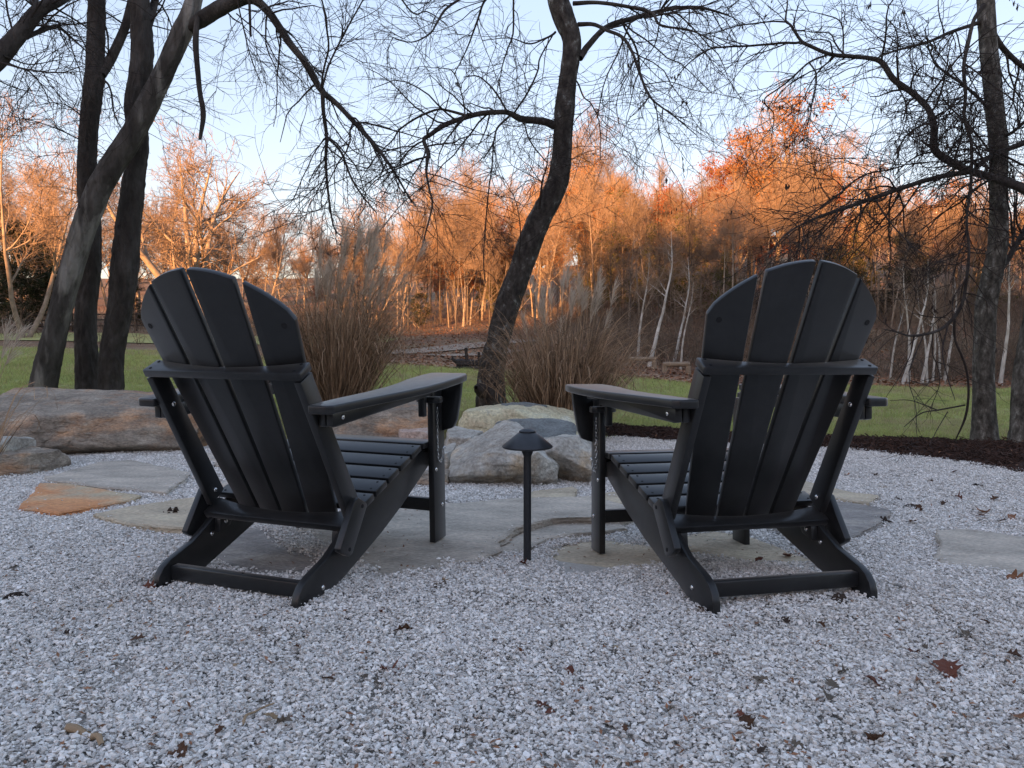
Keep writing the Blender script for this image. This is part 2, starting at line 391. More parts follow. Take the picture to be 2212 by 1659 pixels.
# ------------------------------------------------------------------ instancing of scattered stuff (one object, templates kept in its own mesh)
def scatter(name, templates, pts, rot, scl, m, kind_label, cat, idx=None, seed=1):
    """templates: list of (verts, faces). pts (n,3), rot (n,3) euler, scl (n,)"""
    rng = np.random.default_rng(seed)
    n = len(pts)
    V, F, tpl, o = [], [], [], 0
    for k, (v, f) in enumerate(templates):
        V.append(np.asarray(v)); F.append(np.asarray(f) + o); tpl.append(np.full(len(v), k)); o += len(v)
    V.append(pts); tpl.append(np.full(n, -1))
    V = np.concatenate(V); tpl = np.concatenate(tpl)
    me = mesh_np(name, V, F, m)
    def attr(nm, typ, data, key):
        a = me.attributes.new(nm, typ, 'POINT'); a.data.foreach_set(key, np.ascontiguousarray(data).ravel())
    z = np.zeros((o, 3))
    attr('tpl', 'INT', tpl.astype(np.int32), 'value')
    attr('rot', 'FLOAT_VECTOR', np.concatenate([z, rot]).astype(np.float32), 'vector')
    attr('scl', 'FLOAT', np.concatenate([np.ones(o), scl]).astype(np.float32), 'value')
    if idx is None: idx = rng.integers(0, len(templates), n)
    attr('pick', 'INT', np.concatenate([np.zeros(o), idx]).astype(np.int32), 'value')
    ob = link(bpy.data.objects.new(name, me))
    ng = bpy.data.node_groups.new(name + '_scatter', 'GeometryNodeTree')
    ng.interface.new_socket('Geometry', in_out='INPUT', socket_type='NodeSocketGeometry')
    ng.interface.new_socket('Geometry', in_out='OUTPUT', socket_type='NodeSocketGeometry')
    N, L = ng.nodes, ng.links
    gi, go = N.new('NodeGroupInput'), N.new('NodeGroupOutput')
    def named(nm, t):
        a = N.new('GeometryNodeInputNamedAttribute'); a.data_type = t; a.inputs['Name'].default_value = nm; return a.outputs['Attribute']
    cmp_ = N.new('FunctionNodeCompare'); cmp_.data_type = 'INT'; cmp_.operation = 'GREATER_EQUAL'
    L.new(named('tpl', 'INT'), cmp_.inputs[2]); cmp_.inputs[3].default_value = 0
    sep = N.new('GeometryNodeSeparateGeometry'); sep.domain = 'POINT'
    L.new(gi.outputs[0], sep.inputs['Geometry']); L.new(cmp_.outputs[0], sep.inputs['Selection'])
    sp = N.new('GeometryNodeSplitToInstances'); sp.domain = 'POINT'
    L.new(sep.outputs['Selection'], sp.inputs[0]); L.new(named('tpl', 'INT'), sp.inputs['Group ID'])
    iop = N.new('GeometryNodeInstanceOnPoints'); iop.inputs['Pick Instance'].default_value = True
    L.new(sep.outputs['Inverted'], iop.inputs['Points']); L.new(sp.outputs[0], iop.inputs['Instance'])
    L.new(named('pick', 'INT'), iop.inputs['Instance Index']); L.new(named('rot', 'FLOAT_VECTOR'), iop.inputs['Rotation']); L.new(named('scl', 'FLOAT'), iop.inputs['Scale'])
    L.new(iop.outputs[0], go.inputs[0])
    md = ob.modifiers.new('scatter', 'NODES'); md.node_group = ng
    return tag(ob, kind_label, cat, kind='stuff')

# ------------------------------------------------------------------ ground
def sheet(name, xs, ys, zf, m, keep=None, kind='structure'):
    X, Y = np.meshgrid(xs, ys); Z = zf(X, Y)
    V = np.stack([X, Y, Z], -1).reshape(-1, 3)
    nx, ny = len(xs), len(ys)
    i = np.arange(nx * ny).reshape(ny, nx)
    Q = np.stack([i[:-1, :-1], i[:-1, 1:], i[1:, 1:], i[1:, :-1]], -1).reshape(-1, 4)
    if keep is not None:
        c = V[Q].mean(1); Q = Q[keep(c[:, 0], c[:, 1])]
        u, inv = np.unique(Q, return_inverse=True); V = V[u]; Q = inv.reshape(-1, 4)
    return tag(obj_np(name, V, Q, m, smooth=True), kind=kind)

def spaced(a, b, fine, coarse, n):
    t = np.linspace(-1, 1, n); return None

xs = np.unique(np.concatenate([np.linspace(-600, -60, 109), np.linspace(-60, -12, 49), np.linspace(-12, 12, 97), np.linspace(12, 60, 49), np.linspace(60, 600, 28)]))
ys = np.unique(np.concatenate([np.linspace(-900, -450, 8), np.linspace(-450, -30, 57), np.linspace(-30, 0, 31), np.linspace(0, 12, 61), np.linspace(12, 60, 97), np.linspace(60, 160, 51), np.linspace(160, 900, 30)]))
def sun_blocker_z(X, Y):
    """unseen ridge added behind the viewpoint to keep the low sun off the patio"""
    h = 40.2 - 4.6 * np.exp(-((X + 172) / 15.0) ** 4)  # added occluder height, dipped where the sun should reach the far wood
    p = np.stack([X * .11, Y * .11, X * 0], -1).reshape(-1, 3)
    h = h + .7 * fbm(p, 31, 3).reshape(X.shape)
    d = np.abs(Y + 300)
    return h * np.clip(1 - d / 120.0, 0, 1) ** .8 * (np.abs(X) < 700)
def ground_z(X, Y):
    z = terrain(X, Y) - .012
    sky_blocker = 7.5 * sstep(6, 24, -Y) * (1 - sstep(60, 110, -Y)) * (1 + .12 * vnoise(np.stack([X * .2, Y * .2, X * 0], -1).reshape(-1, 3), 44).reshape(X.shape))      # unseen rise added close behind the viewpoint to block low skylight
    return z + np.where(Y < -8, np.maximum(sun_blocker_z(X, Y), 0), 0) + sky_blocker
sheet('ground', xs, ys, ground_z, M['soil'])

LFA = np.array([-.95, -.62, -.5, -.3, -.1, 0, .15, .3, .6, .95]); LFY = np.array([30, 27, 26, 24, 21, 21, 22, 22, 22, 22.])
def lawn_keep(x, y):
    a = x / np.maximum(y, 1)
    nz = .9 * vnoise(np.stack([x * .5, y * .5, x * 0], -1), 3)
    return (y < np.interp(a, LFA, LFY) + nz) & (y > 5.5) & (np.abs(a) < 1.2)
lx = np.arange(-26, 26.01, .25); ly = np.arange(5.25, 31, .25)
sheet('lawn', lx, ly, lambda X, Y: terrain(X, Y) + .012, M['lawn'], lawn_keep)
def field_keep(x, y):
    a = x / y; nz = 1.5 * vnoise(np.stack([x * .2, y * .2, x * 0], -1), 8)
    return (a < -.16) & (y + nz > 37) & (y + nz < 47)
sheet('far_field', np.arange(-45, 0, 1.0), np.arange(34, 50, 1.0), lambda X, Y: terrain(X, Y) + .03, M['lawn'], field_keep)
def dirt_keep(x, y):
    a = x / y; nz = 1.2 * vnoise(np.stack([x * .4, y * .4, x * 0], -1), 12)
    return (a > -.22) & (a < .24) & (y + nz > 21.3 + 1.5 * np.abs(a)) & (y + nz < 24.3 + 4 * np.maximum(-a, 0))
sheet('bare_ground', np.arange(-8, 8, .4), np.arange(20, 28, .4), lambda X, Y: terrain(X, Y) + .02, M['dirt'], dirt_keep)

def strip(name, pts, w, m, dz=.03):
    p = catmull([(a.x, a.y, 0) for a in pts], 8)
    T = unit(np.gradient(p, axis=0)); S = np.stack([-T[:, 1], T[:, 0], T[:, 2] * 0], 1)
    off = np.linspace(-1, 1, 7)
    P3 = p[:, None] + S[:, None] * (off[None, :, None] * w / 2)
    P3[..., 1] += .25 * vnoise((P3 * .8).reshape(-1, 3), 4).reshape(P3.shape[:2])
    P3[..., 2] = terrain(P3[..., 0], P3[..., 1]) + dz
    n, k = P3.shape[:2]; i = np.arange(n * k).reshape(n, k)
    Q = np.stack([i[:-1, :-1], i[:-1, 1:], i[1:, 1:], i[1:, :-1]], -1).reshape(-1, 4)
    return tag(obj_np(name, P3.reshape(-1, 3), Q, m, smooth=True), kind='structure')
def gpt(px, Y): 
    p = at(px, 741, Y); return Vector((p.x, Y, tz(p.x, Y)))
strip('gravel_road', [gpt(760, 28), gpt(860, 29.5), gpt(960, 32.5), gpt(1040, 36), gpt(1130, 40)], 1.7, M['road'])
strip('gravel_path', [gpt(930, 27.6), gpt(1000, 28.6), gpt(1060, 30.5), gpt(1110, 33)], 1.1, M['road'], .034)
strip('driveway', [gpt(-20, 66), gpt(50, 64), gpt(110, 61), gpt(180, 58)], 2.2, M['road'], .25)

# gravel bed
GB_X = np.array([-6, -4, -2.6, -1.5, -.4, .5, .8, 2.4, 2.85, 3.2, 6.0]); GB_Y = np.array([3.9, 4.4, 5.0, 5.2, 5.2, 5.6, 6.15, 5.55, 4.85, 3.9, 3.0])
def gravel_keep(x, y): return y < np.interp(x, GB_X, GB_Y)
sheet('gravel_bed', np.arange(-6, 6.01, .1), np.arange(-3, 6.3, .1), lambda X, Y: terrain(X, Y) + .004 + .006 * vnoise(np.stack([X * 2.2, Y * 2.2, X * 0], -1).reshape(-1, 3), 2).reshape(X.shape), M['gravel_base'], gravel_keep)

# ------------------------------------------------------------------ flagstones
FLAG_POLY = []
def flagstone(poly, m, label, rise=.034, thick=.06, seed=0, zabs=None):
    rng = np.random.default_rng(seed + 77)
    w = [ground(u, v, rise) for u, v in poly]
    P = np.array([(p.x, p.y) for p in w]); c = P.mean(0)
    zt = zabs if zabs is not None else float(np.mean([tz(p.x, p.y) for p in w])) + rise
    out = []
    for i in range(len(P)):
        a, b = P[i], P[(i + 1) % len(P)]; L = np.linalg.norm(b - a); k = max(2, int(L / .025))
        for s in range(k):
            t = s / k; q = a + (b - a) * t; nrm = np.array([b[1] - a[1], a[0] - b[0]]) / (L + 1e-9)
            out.append(q + nrm * .010 * float(fbm(np.array([[q[0] * 9, q[1] * 9, seed]]), seed, 4)[0]) * 2)
    O = np.array(out); n = len(O)
    FLAG_POLY.append((O, zt))
    V, F = [], []
    lv = [(0.0, 0.0), (.006, -.006), (.003, -.014), (.012, -.022), (.004, -.030), (.0, -thick)]
    def ring(ins, dz):
        d = O - c; r = np.linalg.norm(d, axis=1, keepdims=True) + 1e-9
        j = rng.normal(0, .0025, (n, 1)) if dz < 0 else 0
        q = O - d / r * (.012 - ins + j if dz == 0 else .006 - ins + j)
        tilt = zt + dz + .003 * vnoise(np.stack([q[:, 0] * 5, q[:, 1] * 5, q[:, 0] * 0], 1), seed)
        return np.column_stack([q, tilt])
    for ins, dz in lv: V.append(ring(ins, dz))
    nl = len(lv)
    V = np.concatenate(V); idx = np.arange(nl * n).reshape(nl, n); nx = np.roll(idx, -1, 1)
    Q = np.stack([idx[:-1], idx[1:], nx[1:], nx[:-1]], -1).reshape(-1, 4)
    tri = tessellate_polygon([[Vector((p[0], p[1], 0)) for p in V[:n]]])
    T = np.array(tri)
    a, b, d = V[T[:, 0]], V[T[:, 1]], V[T[:, 2]]
    flip = np.cross(b - a, d - a)[:, 2] < 0
    T[flip] = T[flip][:, ::-1]
    ang = np.sum((O[:, 0] * np.roll(O[:, 1], -1) - np.roll(O[:, 0], -1) * O[:, 1]))
    if ang < 0: Q = Q[:, ::-1]
    me_off = np.array([c[0], c[1], zt]); o = obj_np('flagstone', V - me_off, [Q, T], m)
    o.location = me_off
    return tag(o, label, 'flagstone', 'flagstones set in the gravel')

G_ = M
flagstone([(94,1027),(109,1025),(219,996),(284,992),(414,1020),(401,1034),(365,1056),(361,1063),(289,1056),(221,1052),(146,1042),(96,1038)], G_['slab_gray'], 'grey flagstone slab nearest the long brown boulder', seed=1)
flagstone([(86,1042),(146,1043),(309,1069),(284,1080),(182,1095),(125,1107),(39,1095),(62,1072)], G_['slab_rust'], 'rust stained pointed flagstone, the only orange one', seed=2)
flagstone([(198,1108),(325,1085),(427,1072),(475,1088),(500,1112),(440,1141),(352,1139),(281,1132),(222,1116)], G_['slab_tan'], 'pale flagstone with a dark curled leaf on it, below the rust stained one', seed=3)
flagstone([(440,979),(520,973),(600,985),(590,1005),(470,1004)], G_['slab_gray'], 'flagstone behind the left chair seen between its back slats', seed=4)
flagstone([(468,1042),(540,1020),(640,1040),(610,1070),(520,1078)], G_['slab_gray'], 'flagstone in front of the left chair, half hidden by its seat', seed=5)
flagstone([(435,1211),(508,1140),(577,1140),(611,1173),(653,1193),(700,1213),(671,1247),(560,1240),(490,1228)], G_['slab_dark'], 'dark veined flagstone under the left chair behind its rear bar', seed=6, rise=.018)
flagstone([(640,1140),(700,1105),(800,1087),(963,1082),(1126,1080),(1279,1083),(1360,1105),(1369,1120),(1345,1130),(1197,1129),(1122,1141),(1072,1169),(1082,1186),(1057,1196),(1026,1208),(957,1208),(957,1224),(847,1239),(797,1246),(776,1218),(740,1172),(690,1160)], G_['slab_gray'], 'largest grey flagstone, under the left chair front leg and behind the lamp', seed=7, zabs=.020, thick=.06)
flagstone([(1070,1166),(1122,1139),(1160,1133),(1197,1127),(1280,1127),(1345,1128),(1352,1140),(1276,1147),(1216,1153),(1172,1157),(1147,1172),(1076,1187)], G_['slab_gray'], 'lower flagstone layer jutting out behind the lamp post', seed=8, zabs=-.008)
flagstone([(1119,1077),(1153,1057),(1241,1053),(1246,1077)], G_['slab_tan'], 'small flagstone at the foot of the rocks behind the lamp', seed=9)
flagstone([(1290,1066),(1344,1060),(1352,1084),(1300,1086)], G_['slab_tan'], 'small pale flagstone beside the right chair front leg', seed=10)
flagstone([(1174,1186),(1191,1167),(1245,1159),(1310,1158),(1400,1172),(1480,1185),(1534,1206),(1525,1214),(1480,1216),(1400,1213),(1357,1216),(1318,1228),(1270,1238),(1234,1230),(1185,1217),(1183,1205)], G_['slab_tan'], 'brownish flagstone under the near front leg of the right chair', seed=11, zabs=-.0215)
flagstone([(1463,1152),(1544,1143),(1620,1153),(1762,1200),(1765,1208),(1680,1209),(1600,1207),(1544,1196),(1490,1181),(1470,1166)], G_['slab_tan'], 'brown flagstone under the far front leg of the right chair', seed=12, zabs=-.020)
flagstone([(1797,1082),(1857,1087),(1922,1100),(1925,1108),(1862,1152),(1834,1160),(1780,1165),(1690,1147),(1640,1125),(1690,1095)], G_['slab_dark'], 'dark streaked flagstone beyond the right chair beside its folding link', seed=13, rise=.04)
flagstone([(1700,1052),(1740,1037),(1805,1053),(1857,1064),(1896,1069),(1878,1086),(1852,1083),(1795,1074),(1720,1062)], G_['slab_tan'], 'tan flagstone farthest back, right of the right chair', seed=14, rise=.04)
flagstone([(2022,1150),(2090,1148),(2150,1155),(2260,1175),(2340,1210),(2300,1258),(2212,1247),(2146,1232),(2099,1226),(2046,1218),(2014,1208),(2025,1185)], G_['slab_gray'], 'smooth grey flagstone cut by the right edge of the photo', seed=15, rise=.03)

# ------------------------------------------------------------------ boulders
_ico = {}
def ico(sub):
    if sub not in _ico:
        bm = bmesh.new(); bmesh.ops.create_icosphere(bm, subdivisions=sub, radius=1.0)
        V = np.array([v.co[:] for v in bm.verts]); F = np.array([[v.index for v in f.verts] for f in bm.faces]); bm.free()
        _ico[sub] = (unit(V), F)
    return _ico[sub]

def boulder(bbox, Y, depth, m, label, seed, rz=0.0, flat=.8, cuts=9, planes=(), ry=0.0, rx=0.0, rough=.05, strata=.026, sharp=16, name='boulder', cat='boulder'):
    """bbox: photo x0, x1, ytop, ybottom; Y distance; depth half extent"""
    x0, x1, yt, yb = bbox
    rng = np.random.default_rng(seed)
    cx = (at(x0, 741, Y).x + at(x1, 741, Y).x) / 2; sx = abs(at(x1, 741, Y).x - at(x0, 741, Y).x) / 2
    top = at((x0 + x1) / 2, yt, Y).z; zg = min(tz(cx, Y), at((x0 + x1) / 2, yb, Y).z) - .03
    sz = (top - zg) / 2; cz = (top + zg) / 2
    D, F = ico(7 if sx > .5 else 6)
    Nn = [np.array(v, float) for v in ((0, 0, 1), (0, 0, -1), (1, 0, 0), (-1, 0, 0), (0, -1, 0), (0, 1, 0))]; dd = [flat, 1.0, 1.0, 1.0, .95, 1.0]
    Nn = [unit(v + rng.normal(0, .10, 3)) for v in Nn]
    for q in range(cuts):
        v = np.array([rng.choice([-1, 1]) * rng.uniform(.2, 1), rng.choice([-1, -1, -1, 1]) * rng.uniform(.1, 1), rng.uniform(-.35, 1.0)])
        Nn.append(unit(v)); dd.append(np.abs(unit(v)).sum() * rng.uniform(.62, .86))
    for nv, dv in planes: Nn.append(unit(np.array(nv, float))); dd.append(dv)
    # fractured faces: each cut plane is slightly warped by noise before the cut
    wv = np.stack([.07 * fbm(D * 2.2 + j * 9.1, seed + j, 3) for j in range(len(Nn))], 1)
    A = np.maximum(D @ np.array(Nn).T, 0) / (np.array(dd)[None] + wv)
    sp = 46.0
    r = 1.0 / (np.sum(A ** sp, 1) + .5 ** sp) ** (1 / sp)
    V = D * r[:, None]
    V /= np.abs(V).max(0)
    V = V * np.array([sx, depth, sz])
    S = min(max(sx, depth), .45)
    f = fbm(V / .30 + seed * 3.1, seed, 6, .58)
    chip_ = np.clip(np.abs(fbm(V / .16 + seed * 1.7, seed + 50, 3)) - .12, 0, 1)
    cr = np.abs(fbm(V / .22 * np.array([.8, .8, 2.0]) + seed * 5.3, seed + 90, 3)); crack = -np.clip(1 - cr / .035, 0, 1)
    warp = .035 * fbm(V * 4, seed + 7, 3) + V @ np.array([.10, .0, 0])
    q = (V[:, 2] + warp) / .052; lay = np.floor(q); fr = q - lay
    lo = _hash(lay, lay * 0 + seed, lay * 0, 3) - .5; hi = _hash(lay + 1, lay * 0 + seed, lay * 0, 3) - .5
    st = lo + (hi - lo) * sstep(.82, 1.0, fr)
    gate = sstep(-.15, .25, fbm(V * 2.2 + 31, seed + 70, 2)); side = 1 - np.abs(D[:, 2]) ** 1.5
    fine_ = fbm(V / .055 + seed, seed + 33, 4, .6)
    V = V + D * (fine_ * .007 + f * rough * .55 * S / .45 - chip_ * rough * .5 * S / .45 + crack * .006 + st * strata * 2.4 * side * gate)[:, None]
    Rm = Euler((rx, ry, rz)).to_matrix()
    V = V @ np.array(Rm).T
    o = obj_np(name, V, F, m, smooth=True)
    o.data.set_sharp_from_angle(angle=math.radians(24))
    o.location = (cx, Y, cz)
    return tag(o, label, cat, 'boulders round the patio')

R_ = M
boulder((-70, 470, 846, 1000), 5.15, .55, R_['rock_brown'], 'longest brown layered boulder lying behind the left chair', 3, rz=.06, flat=.80, cuts=5, planes=[((0, -.35, 1), .80), ((.1, -1, .15), .78), ((-.6, -.9, .3), .85), ((.5, -.9, .2), .84), ((.1, -.8, -.6), .82)], rough=.035, strata=.030)
boulder((-90, 104, 957, 1040), 4.2, .30, R_['rock_brown'], 'low brown rock ledge at the left edge in front of the long boulder', 12, flat=.7, rough=.05)
boulder((-50, 40, 926, 985), 4.32, .18, R_['rock_gray'], 'small grey rock sitting on the low ledge at the left edge', 21, flat=.8)
boulder((690, 958, 862, 975), 5.6, .40, R_['rock_brown'], 'broad tan brown boulder behind the left chair armrest', 34, flat=.9, planes=[((0, -1, .25), .8)])
boulder((676, 866, 851, 905), 5.95, .30, R_['rock_dark'], 'flat dark slate rock below the taller feathery grass', 41, flat=.85, strata=.02)
boulder((976, 1266, 867, 965), 5.2, .36, R_['rock_cream'], 'large cream boulder in front of the leaning tree', 52, flat=.86, planes=[((0, -1, .2), .75), ((.7, -.3, .8), .74)], rough=.035)
boulder((1060, 1200, 858, 905), 5.45, .24, R_['rock_dark'], 'dark grey slab resting behind the top of the cream boulder', 63, flat=.8)
boulder((1050, 1258, 898, 975), 4.72, .26, R_['rock_dark'], 'blue grey topped boulder in front of the cream boulder', 74, flat=.85, planes=[((.5, -.4, .8), .72), ((-.4, -.5, .8), .75)])
boulder((968, 1214, 921, 1062), 3.98, .26, R_['rock_gray'], 'craggy pale boulder right behind the lamp, slanting up to the lamp shade', 85, flat=.98, planes=[((-.62, -.25, .75), .60), ((.1, -1, -.1), .70), ((-.2, -.9, .55), .66), ((.85, 0, .5), .78), ((.15, -.75, -.65), .62), ((.6, -.7, -.2), .74)], rough=.065, strata=.03)
boulder((1170, 1296, 924, 1034), 4.18, .26, R_['rock_gray'], 'rounded grey boulder between the lamp and the right chair leg', 96, flat=.9, planes=[((.4, -.8, .4), .8), ((-.2, -.8, -.5), .72), ((.8, -.3, .6), .85)], rough=.05)
boulder((948, 1054, 920, 1002), 4.62, .24, R_['rock_gray'], 'squarish rock behind the left chair front leg', 107, flat=.86, planes=[((.9, -.4, .1), .7), ((-.1, -1, .1), .75), ((.1, -.8, -.5), .8)], rough=.04)
boulder((853, 952, 914, 960), 4.95, .18, R_['rock_pink'], 'pinkish low rock above the left chair seat', 118, flat=.8, rough=.04)
boulder((936, 982, 960, 1015), 4.3, .12, R_['rock_gray'], 'small pale rock just right of the left chair front leg', 129, rough=.05, name='rock', cat='rock')
boulder((888, 976, 1003, 1060), 3.9, .16, R_['rock_brown'], 'brown rock under the left chair seat front edge', 140, rough=.05, name='rock', cat='rock')
boulder((984, 1018, 989, 1010), 4.3, .07, R_['rock_dark'], 'small dark stone in the gap between two boulders', 151, rough=.05, name='rock', cat='rock')

# ------------------------------------------------------------------ gravel stones (stuff)
def hull_stone(rng, s):
    bm = bmesh.new()
    pts = unit(rng.normal(0, 1, (9, 3))) * rng.uniform(.75, 1.05, (9, 1)) * np.array([1.0, rng.uniform(.6, .9), rng.uniform(.35, .65)]) * s
    for p in pts: bm.verts.new(p)
    bmesh.ops.convex_hull(bm, input=bm.verts)
    bmesh.ops.triangulate(bm, faces=bm.faces)
    loose = [v for v in bm.verts if not v.link_faces]
    bmesh.ops.delete(bm, geom=loose, context='VERTS')
    bm.verts.index_update()
    V = np.array([v.co[:] for v in bm.verts]); F = np.array([[v.index for v in f.verts] for f in bm.faces]); bm.free()
    return V, F

rng = np.random.default_rng(11)
stones = [hull_stone(rng, 1.0) for _ in range(40)]
def clump(rng, n, rad, lo, hi, zs=.006):
    V, F, o = [], [], 0
    for _ in range(n):
        v, f = stones[rng.integers(len(stones))]
        s = rng.uniform(lo, hi) * (1.5 if rng.random() < .08 else 1)
        Rm = np.array(Euler((rng.normal(0, .30), rng.normal(0, .30), rng.uniform(0, 6.28))).to_matrix())
        a, r = rng.uniform(0, 6.28), rad * math.sqrt(rng.random())
        V.append(v * s @ Rm.T + np.array([r * math.cos(a), r * math.sin(a), rng.normal(.004, zs * .6)])); F.append(f + o); o += len(v)
    return np.concatenate(V), np.concatenate(F)
clumps = [clump(rng, 22, .034, .0034, .0078) for _ in range(26)]
def inside(poly, x, y):
    c = np.zeros(len(x), bool); n = len(poly); j = n - 1
    for i in range(n):
        xi, yi, xj, yj = poly[i][0], poly[i][1], poly[j][0], poly[j][1]
        with np.errstate(divide='ignore', invalid='ignore'):
            c ^= ((yi > y) != (yj > y)) & (x < (xj - xi) * (y - yi) / (yj - yi + 1e-12) + xi)
        j = i
    return c
def edge_dist(poly, x, y):
    d = np.full(x.shape, 1e9); n = len(poly)
    for i in range(n):
        a, b = poly[i], poly[(i + 1) % n]; ab = b - a
        t = np.clip(((x - a[0]) * ab[0] + (y - a[1]) * ab[1]) / (ab @ ab), 0, 1)
        d = np.minimum(d, np.hypot(x - a[0] - t * ab[0], y - a[1] - t * ab[1]))
    return d
Ng = 56000
gx = rng.uniform(-4.4, 4.6, Ng * 2); gy = rng.uniform(1.0, 6.2, Ng * 2)
ok = gravel_keep(gx, gy + rng.normal(0, .03, Ng * 2)) & (np.abs(gx) < gy * .70 + .35)
dn = np.where(gy < 3.2, 1.0, .75); ok &= rng.random(Ng * 2) < dn
for O, zt in FLAG_POLY:
    lo, hi = O.min(0), O.max(0); bb = ok & (gx > lo[0]) & (gx < hi[0]) & (gy > lo[1]) & (gy < hi[1])
    ii = np.where(bb)[0]; c = O.mean(0); shr = c + (O - c) * .97
    ok[ii[inside(shr, gx[ii], gy[ii])]] = False
gx, gy = gx[ok], gy[ok]; n = len(gx)
gz = terrain(gx, gy) + .013 + .006 * vnoise(np.stack([gx * 2.2, gy * 2.2, gx * 0], -1), 2) + .012 * fbm(np.stack([gx * 4, gy * 4, gx * 0], -1), 6, 3)
rot = np.stack([rng.normal(0, .08, n), rng.normal(0, .08, n), rng.uniform(0, 6.28, n)], 1)
scatter('gravel', clumps, np.stack([gx, gy, gz], 1), rot, rng.uniform(.85, 1.2, n), M['gravel'], 'pale grey crushed stone gravel covering the patio', 'gravel', seed=2)
sx_, sy_, sz_ = [], [], []
for O, zt in FLAG_POLY:
    lo, hi = O.min(0), O.max(0); k = int(90 * (hi - lo).prod()) + 6
    px_ = rng.uniform(lo[0], hi[0], k * 6); py_ = rng.uniform(lo[1], hi[1], k * 6)
    d_ = edge_dist(O, px_, py_); kk = inside(O, px_, py_) & (rng.random(k * 6) < np.exp(-d_ / .025) * .9 + .012)
    sx_.append(px_[kk]); sy_.append(py_[kk]); sz_.append(np.full(kk.sum(), zt + .003))
sp_ = np.stack([np.concatenate(sx_), np.concatenate(sy_), np.concatenate(sz_)], 1); k = len(sp_)
scatter('spilled_gravel', [(v * .006, f) for v, f in stones[:16]], sp_, rng.uniform(-.3, .3, (k, 3)) + np.array([0, 0, 1]) * rng.uniform(0, 6, (k, 1)), rng.uniform(.5, 1.3, k), M['gravel'], 'stray gravel chips spilled over the edges of the flagstones', 'gravel', seed=8)
print('gravel clumps', n, k)

# ------------------------------------------------------------------ mulch bed
MULCH = np.array([(.70, 6.15), (1.5, 5.9), (2.35, 5.5), (2.8, 4.85), (2.95, 4.3), (3.4, 3.6), (4.6, 3.0), (6.5, 3.6), (6.2, 4.6), (4.6, 5.5), (3.55, 5.95), (2.7, 6.2), (1.7, 6.75), (.85, 7.1), (.4, 6.9)])
def mulch_z(X, Y):
    d = edge_dist(MULCH, X, Y); ins = inside(MULCH, X.ravel(), Y.ravel()).reshape(X.shape)
    p = np.stack([X * 3, Y * 3, X * 0], -1).reshape(-1, 3)
    return terrain(X, Y) + np.where(ins, .005 + .045 * sstep(0, .35, d), .0) + .018 * fbm(p, 4, 3).reshape(X.shape) * ins
tag(sheet('mulch_bed', np.arange(.2, 6.6, .06), np.arange(2.9, 7.3, .06), mulch_z, M['mulch'], lambda x, y: inside(MULCH, x, y)), kind='structure')
def chip(rng):
    n = 4; L = rng.uniform(.02, .055); w = rng.uniform(.002, .005)
    t = np.linspace(-.5, .5, n); P = np.stack([t * L, .004 * rng.normal(0, 1, n), .003 * rng.normal(0, 1, n)], 1)[None]
    return tubes(P, np.full((1, n), w) * np.array([[.4, 1, 1, .4]]), 3)
def chips(rng):
    out = []
    for _ in range(10):
        v, f = chip(rng); Rm = np.array(Euler((rng.normal(0, .3), rng.normal(0, .35), rng.uniform(0, 6.28))).to_matrix())
        out.append((v @ Rm.T + np.array([*rng.uniform(-.05, .05, 2), rng.uniform(0, .012)]), f))
    V, F = join_vf(out); return V, np.concatenate(F)
mx = rng.uniform(.3, 5.2, 9000); my = rng.uniform(3.0, 7.1, 9000)
k = inside(MULCH * 1.0, mx, my + rng.normal(0, .06, 9000)) & (mx < my * .72 + .3); mx, my = mx[k], my[k]
mz = mulch_z(mx, my) + .004
scatter('mulch', [chips(rng) for _ in range(12)], np.stack([mx, my, mz], 1), np.stack([rng.normal(0, .12, len(mx)), rng.normal(0, .12, len(mx)), rng.uniform(0, 6.28, len(mx))], 1), rng.uniform(.8, 1.4, len(mx)), M['mulch'], 'dark shredded bark mulch along the edge of the lawn', 'mulch', seed=3)

# ------------------------------------------------------------------ lawn blades
def tuft(rng, nb=26, rad=.07, h=.042):
    S = np.column_stack([rng.normal(0, rad * .5, (nb, 2)), np.zeros(nb)])
    D = np.column_stack([rng.normal(0, .8, (nb, 2)), np.ones(nb)])
    P, R = grow(rng, S, D, rng.uniform(.5, 1.2, nb) * h, np.full(nb, .0022), 2, .25, .12, .15)
    return ribbons(P, R, rng.normal(0, 1, (nb, 3)) * np.array([1, 1, .1]))
tufts = [tuft(rng) for _ in range(10)]
gxl, gyl = [], []
for y0, y1, dens in ((5.4, 9, 260), (9, 14, 110), (14, 20, 45), (20, 31, 18)):
    area = 2 * .75 * (y1 + y0) / 2 * (y1 - y0); k = int(area * dens)
    yy = rng.uniform(y0, y1, k); xx = rng.uniform(-.75, .75, k) * yy; gxl.append(xx); gyl.append(yy)
xx, yy = np.concatenate(gxl), np.concatenate(gyl)
k = lawn_keep(xx, yy + rng.normal(0, .4, len(xx)) * (yy > 15)) & ~inside(MULCH, xx, yy) & (yy > np.interp(xx, GB_X, GB_Y) + .05)
xx, yy = xx[k], yy[k]; n = len(xx)
sc = np.interp(yy, [5, 9, 14, 20, 30], [1.0, 1.15, 1.6, 2.2, 2.8]) * rng.uniform(.7, 1.25, n) * (1 + .3 * vnoise(np.stack([xx * .8, yy * .8, xx * 0], 1), 21))
dry = rng.random(n) < np.clip(.10 + 1.1 * np.maximum(0, fbm(np.stack([xx * .45, yy * .45, xx * 0], 1), 61, 3)), 0, .8)
def _sub(k): return np.stack([xx[k], yy[k], terrain(xx[k], yy[k]) + .012], 1), np.stack([np.zeros(k.sum()), np.zeros(k.sum()), rng.uniform(0, 6.28, k.sum())], 1), sc[k]
